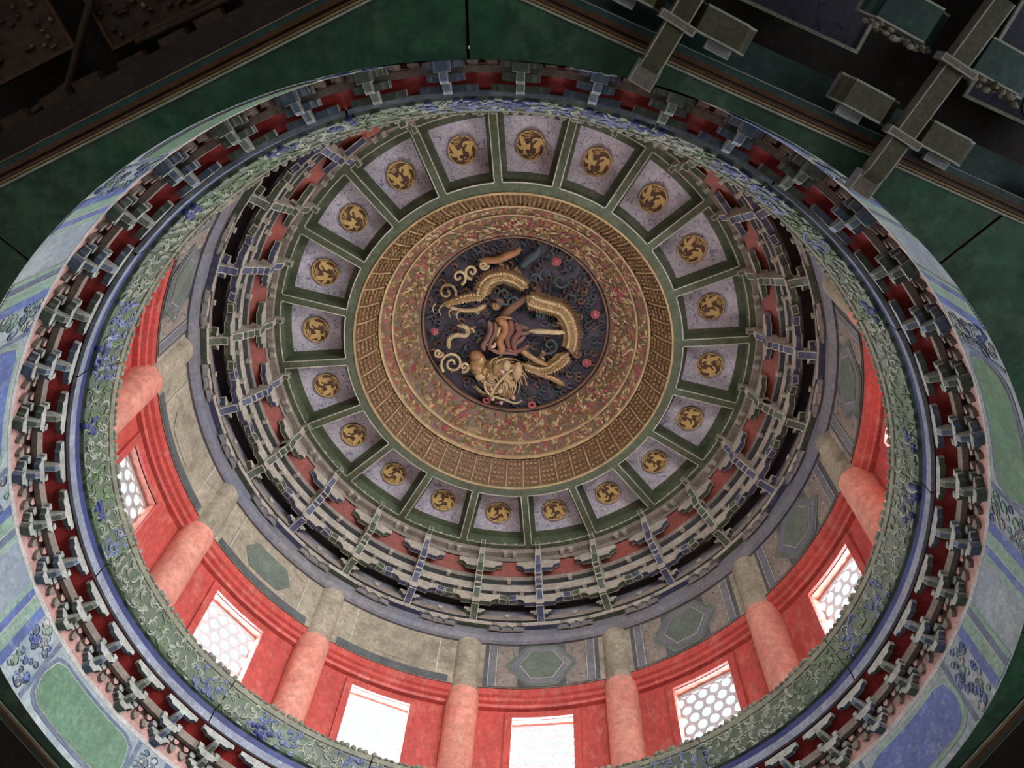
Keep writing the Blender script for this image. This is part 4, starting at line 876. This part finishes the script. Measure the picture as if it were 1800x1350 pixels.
arm_set(.728, -1.325, 'olive bracket set with carved cloud arms near the top right corner')
arm_set(1.228, -1.15, 'olive bracket set at the right edge of the picture beyond the green soffit')
def coffer(x, y, z, w_, d_, label, tmat, az):
    t = thing('porch_coffer', label, 'ceiling panel', wp(x, y, z), rad(az))
    m = MB(); m.box(0, d_, -w_, 0, 0, .02, DARKW, tmat); link('painted_board', m.mesh('painted_board', S), t)
    m = MB()
    for a in ((0, d_, -.008, 0), (0, d_, -w_, -w_ + .008), (0, .008, -w_ + .008, -.008), (d_ - .008, d_, -w_ + .008, -.008)): m.box(a[0], a[1], a[2], a[3], -.008, 0, WHITE if tmat is PANELD else DGOLD)
    link('frame', m.mesh('frame', S), t)
    return t
def disc(t, x, y, R, m_, name='painted_roundel'):
    m = MB(); n = 20; m.face([(x + R * math.cos(2 * PI * i / n), y + R * math.sin(2 * PI * i / n), -.003) for i in range(n)], m_)
    m.grid([[(x + R * math.cos(2 * PI * i / n), y + R * math.sin(2 * PI * i / n), z_) for i in range(n)] for z_ in (-.003, 0)], m_, closed_u=True)
    return link(name, m.mesh(name, S), t)
CA = -73
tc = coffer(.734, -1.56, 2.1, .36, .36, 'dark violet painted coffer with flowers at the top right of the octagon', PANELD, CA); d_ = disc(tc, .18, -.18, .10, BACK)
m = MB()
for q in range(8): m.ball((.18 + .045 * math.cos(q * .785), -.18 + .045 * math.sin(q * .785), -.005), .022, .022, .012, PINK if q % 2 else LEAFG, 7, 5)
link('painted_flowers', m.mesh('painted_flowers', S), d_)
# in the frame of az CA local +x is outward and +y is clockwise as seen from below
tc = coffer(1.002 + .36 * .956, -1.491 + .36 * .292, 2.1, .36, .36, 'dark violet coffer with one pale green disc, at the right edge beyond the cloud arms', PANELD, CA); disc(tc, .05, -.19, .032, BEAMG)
# --- top-left dark brown ceiling: rows of small beads and dark coffers
TA = -118
for q, (x, y) in enumerate(((-1.106, -1.283), (-1.024, -1.326), (-.914, -1.379), (-.814, -1.437), (-.729, -1.485), (-.62, -1.55), (-.52, -1.60), (-1.21, -1.225))):
    t = thing('bead_bracket', '%s small dark brown beaded bracket from the left along the dark upper left beam' % ('second third fourth fifth sixth seventh eighth first'.split()[q]), 'bracket', wp(x, y, 2.0), rad(TA), 'small dark brown brackets along the upper left beam')
    m = MB(); m.box(-.01, .035, -.035, .035, -.005, .02, DARKW2, DARKW2); link('block', m.mesh('block', S), t)
    m = MB()
    for j in range(4): m.ball((-.006, -.024 + j * .016, -.006), .005, .005, .005, STONE, 6, 4)
    link('beads', m.mesh('beads', S), t)
for q, (u, v, lab) in enumerate(((250, -60, 'dark brown carved coffer along the top edge, left of the octagon corner'), (-20, 40, 'dark brown carved coffer with gilt glints in the top left corner'))):
    p_ = onplane(u, v, 2.15); p_ = (p_ - Vector((0, 0, ZC))) / S
    th_ = rad(TA); tc = coffer(p_.x - .13 * math.cos(th_) - .17 * math.sin(th_), p_.y - .13 * math.sin(th_) + .17 * math.cos(th_), 2.15, .34, .4, lab, DARKW2, TA)
    m = MB()
    for k in range(130): m.ball((random.uniform(.02, .38), random.uniform(-.32, -.02), -.006), random.uniform(.003, .009), random.uniform(.005, .014), .008, random.choice((DGOLD, DARKW2, DGOLD, GOLDB, GOLD)), 6, 4)
    o = link('carving', m.mesh('carving', S), tc); o['kind'] = 'stuff'
for uv in (((165, -20), (120, 150)), ((120, 150), (10, 235)), ((420, -10), (240, 75))):
    a_, b_ = onplane(*uv[0], 2.12), onplane(*uv[1], 2.12); m = MB(); m.tube([a_, b_], .022, DARKW2, 4)
    keep(link('dark_rib', m.mesh('dark_rib')), soff)
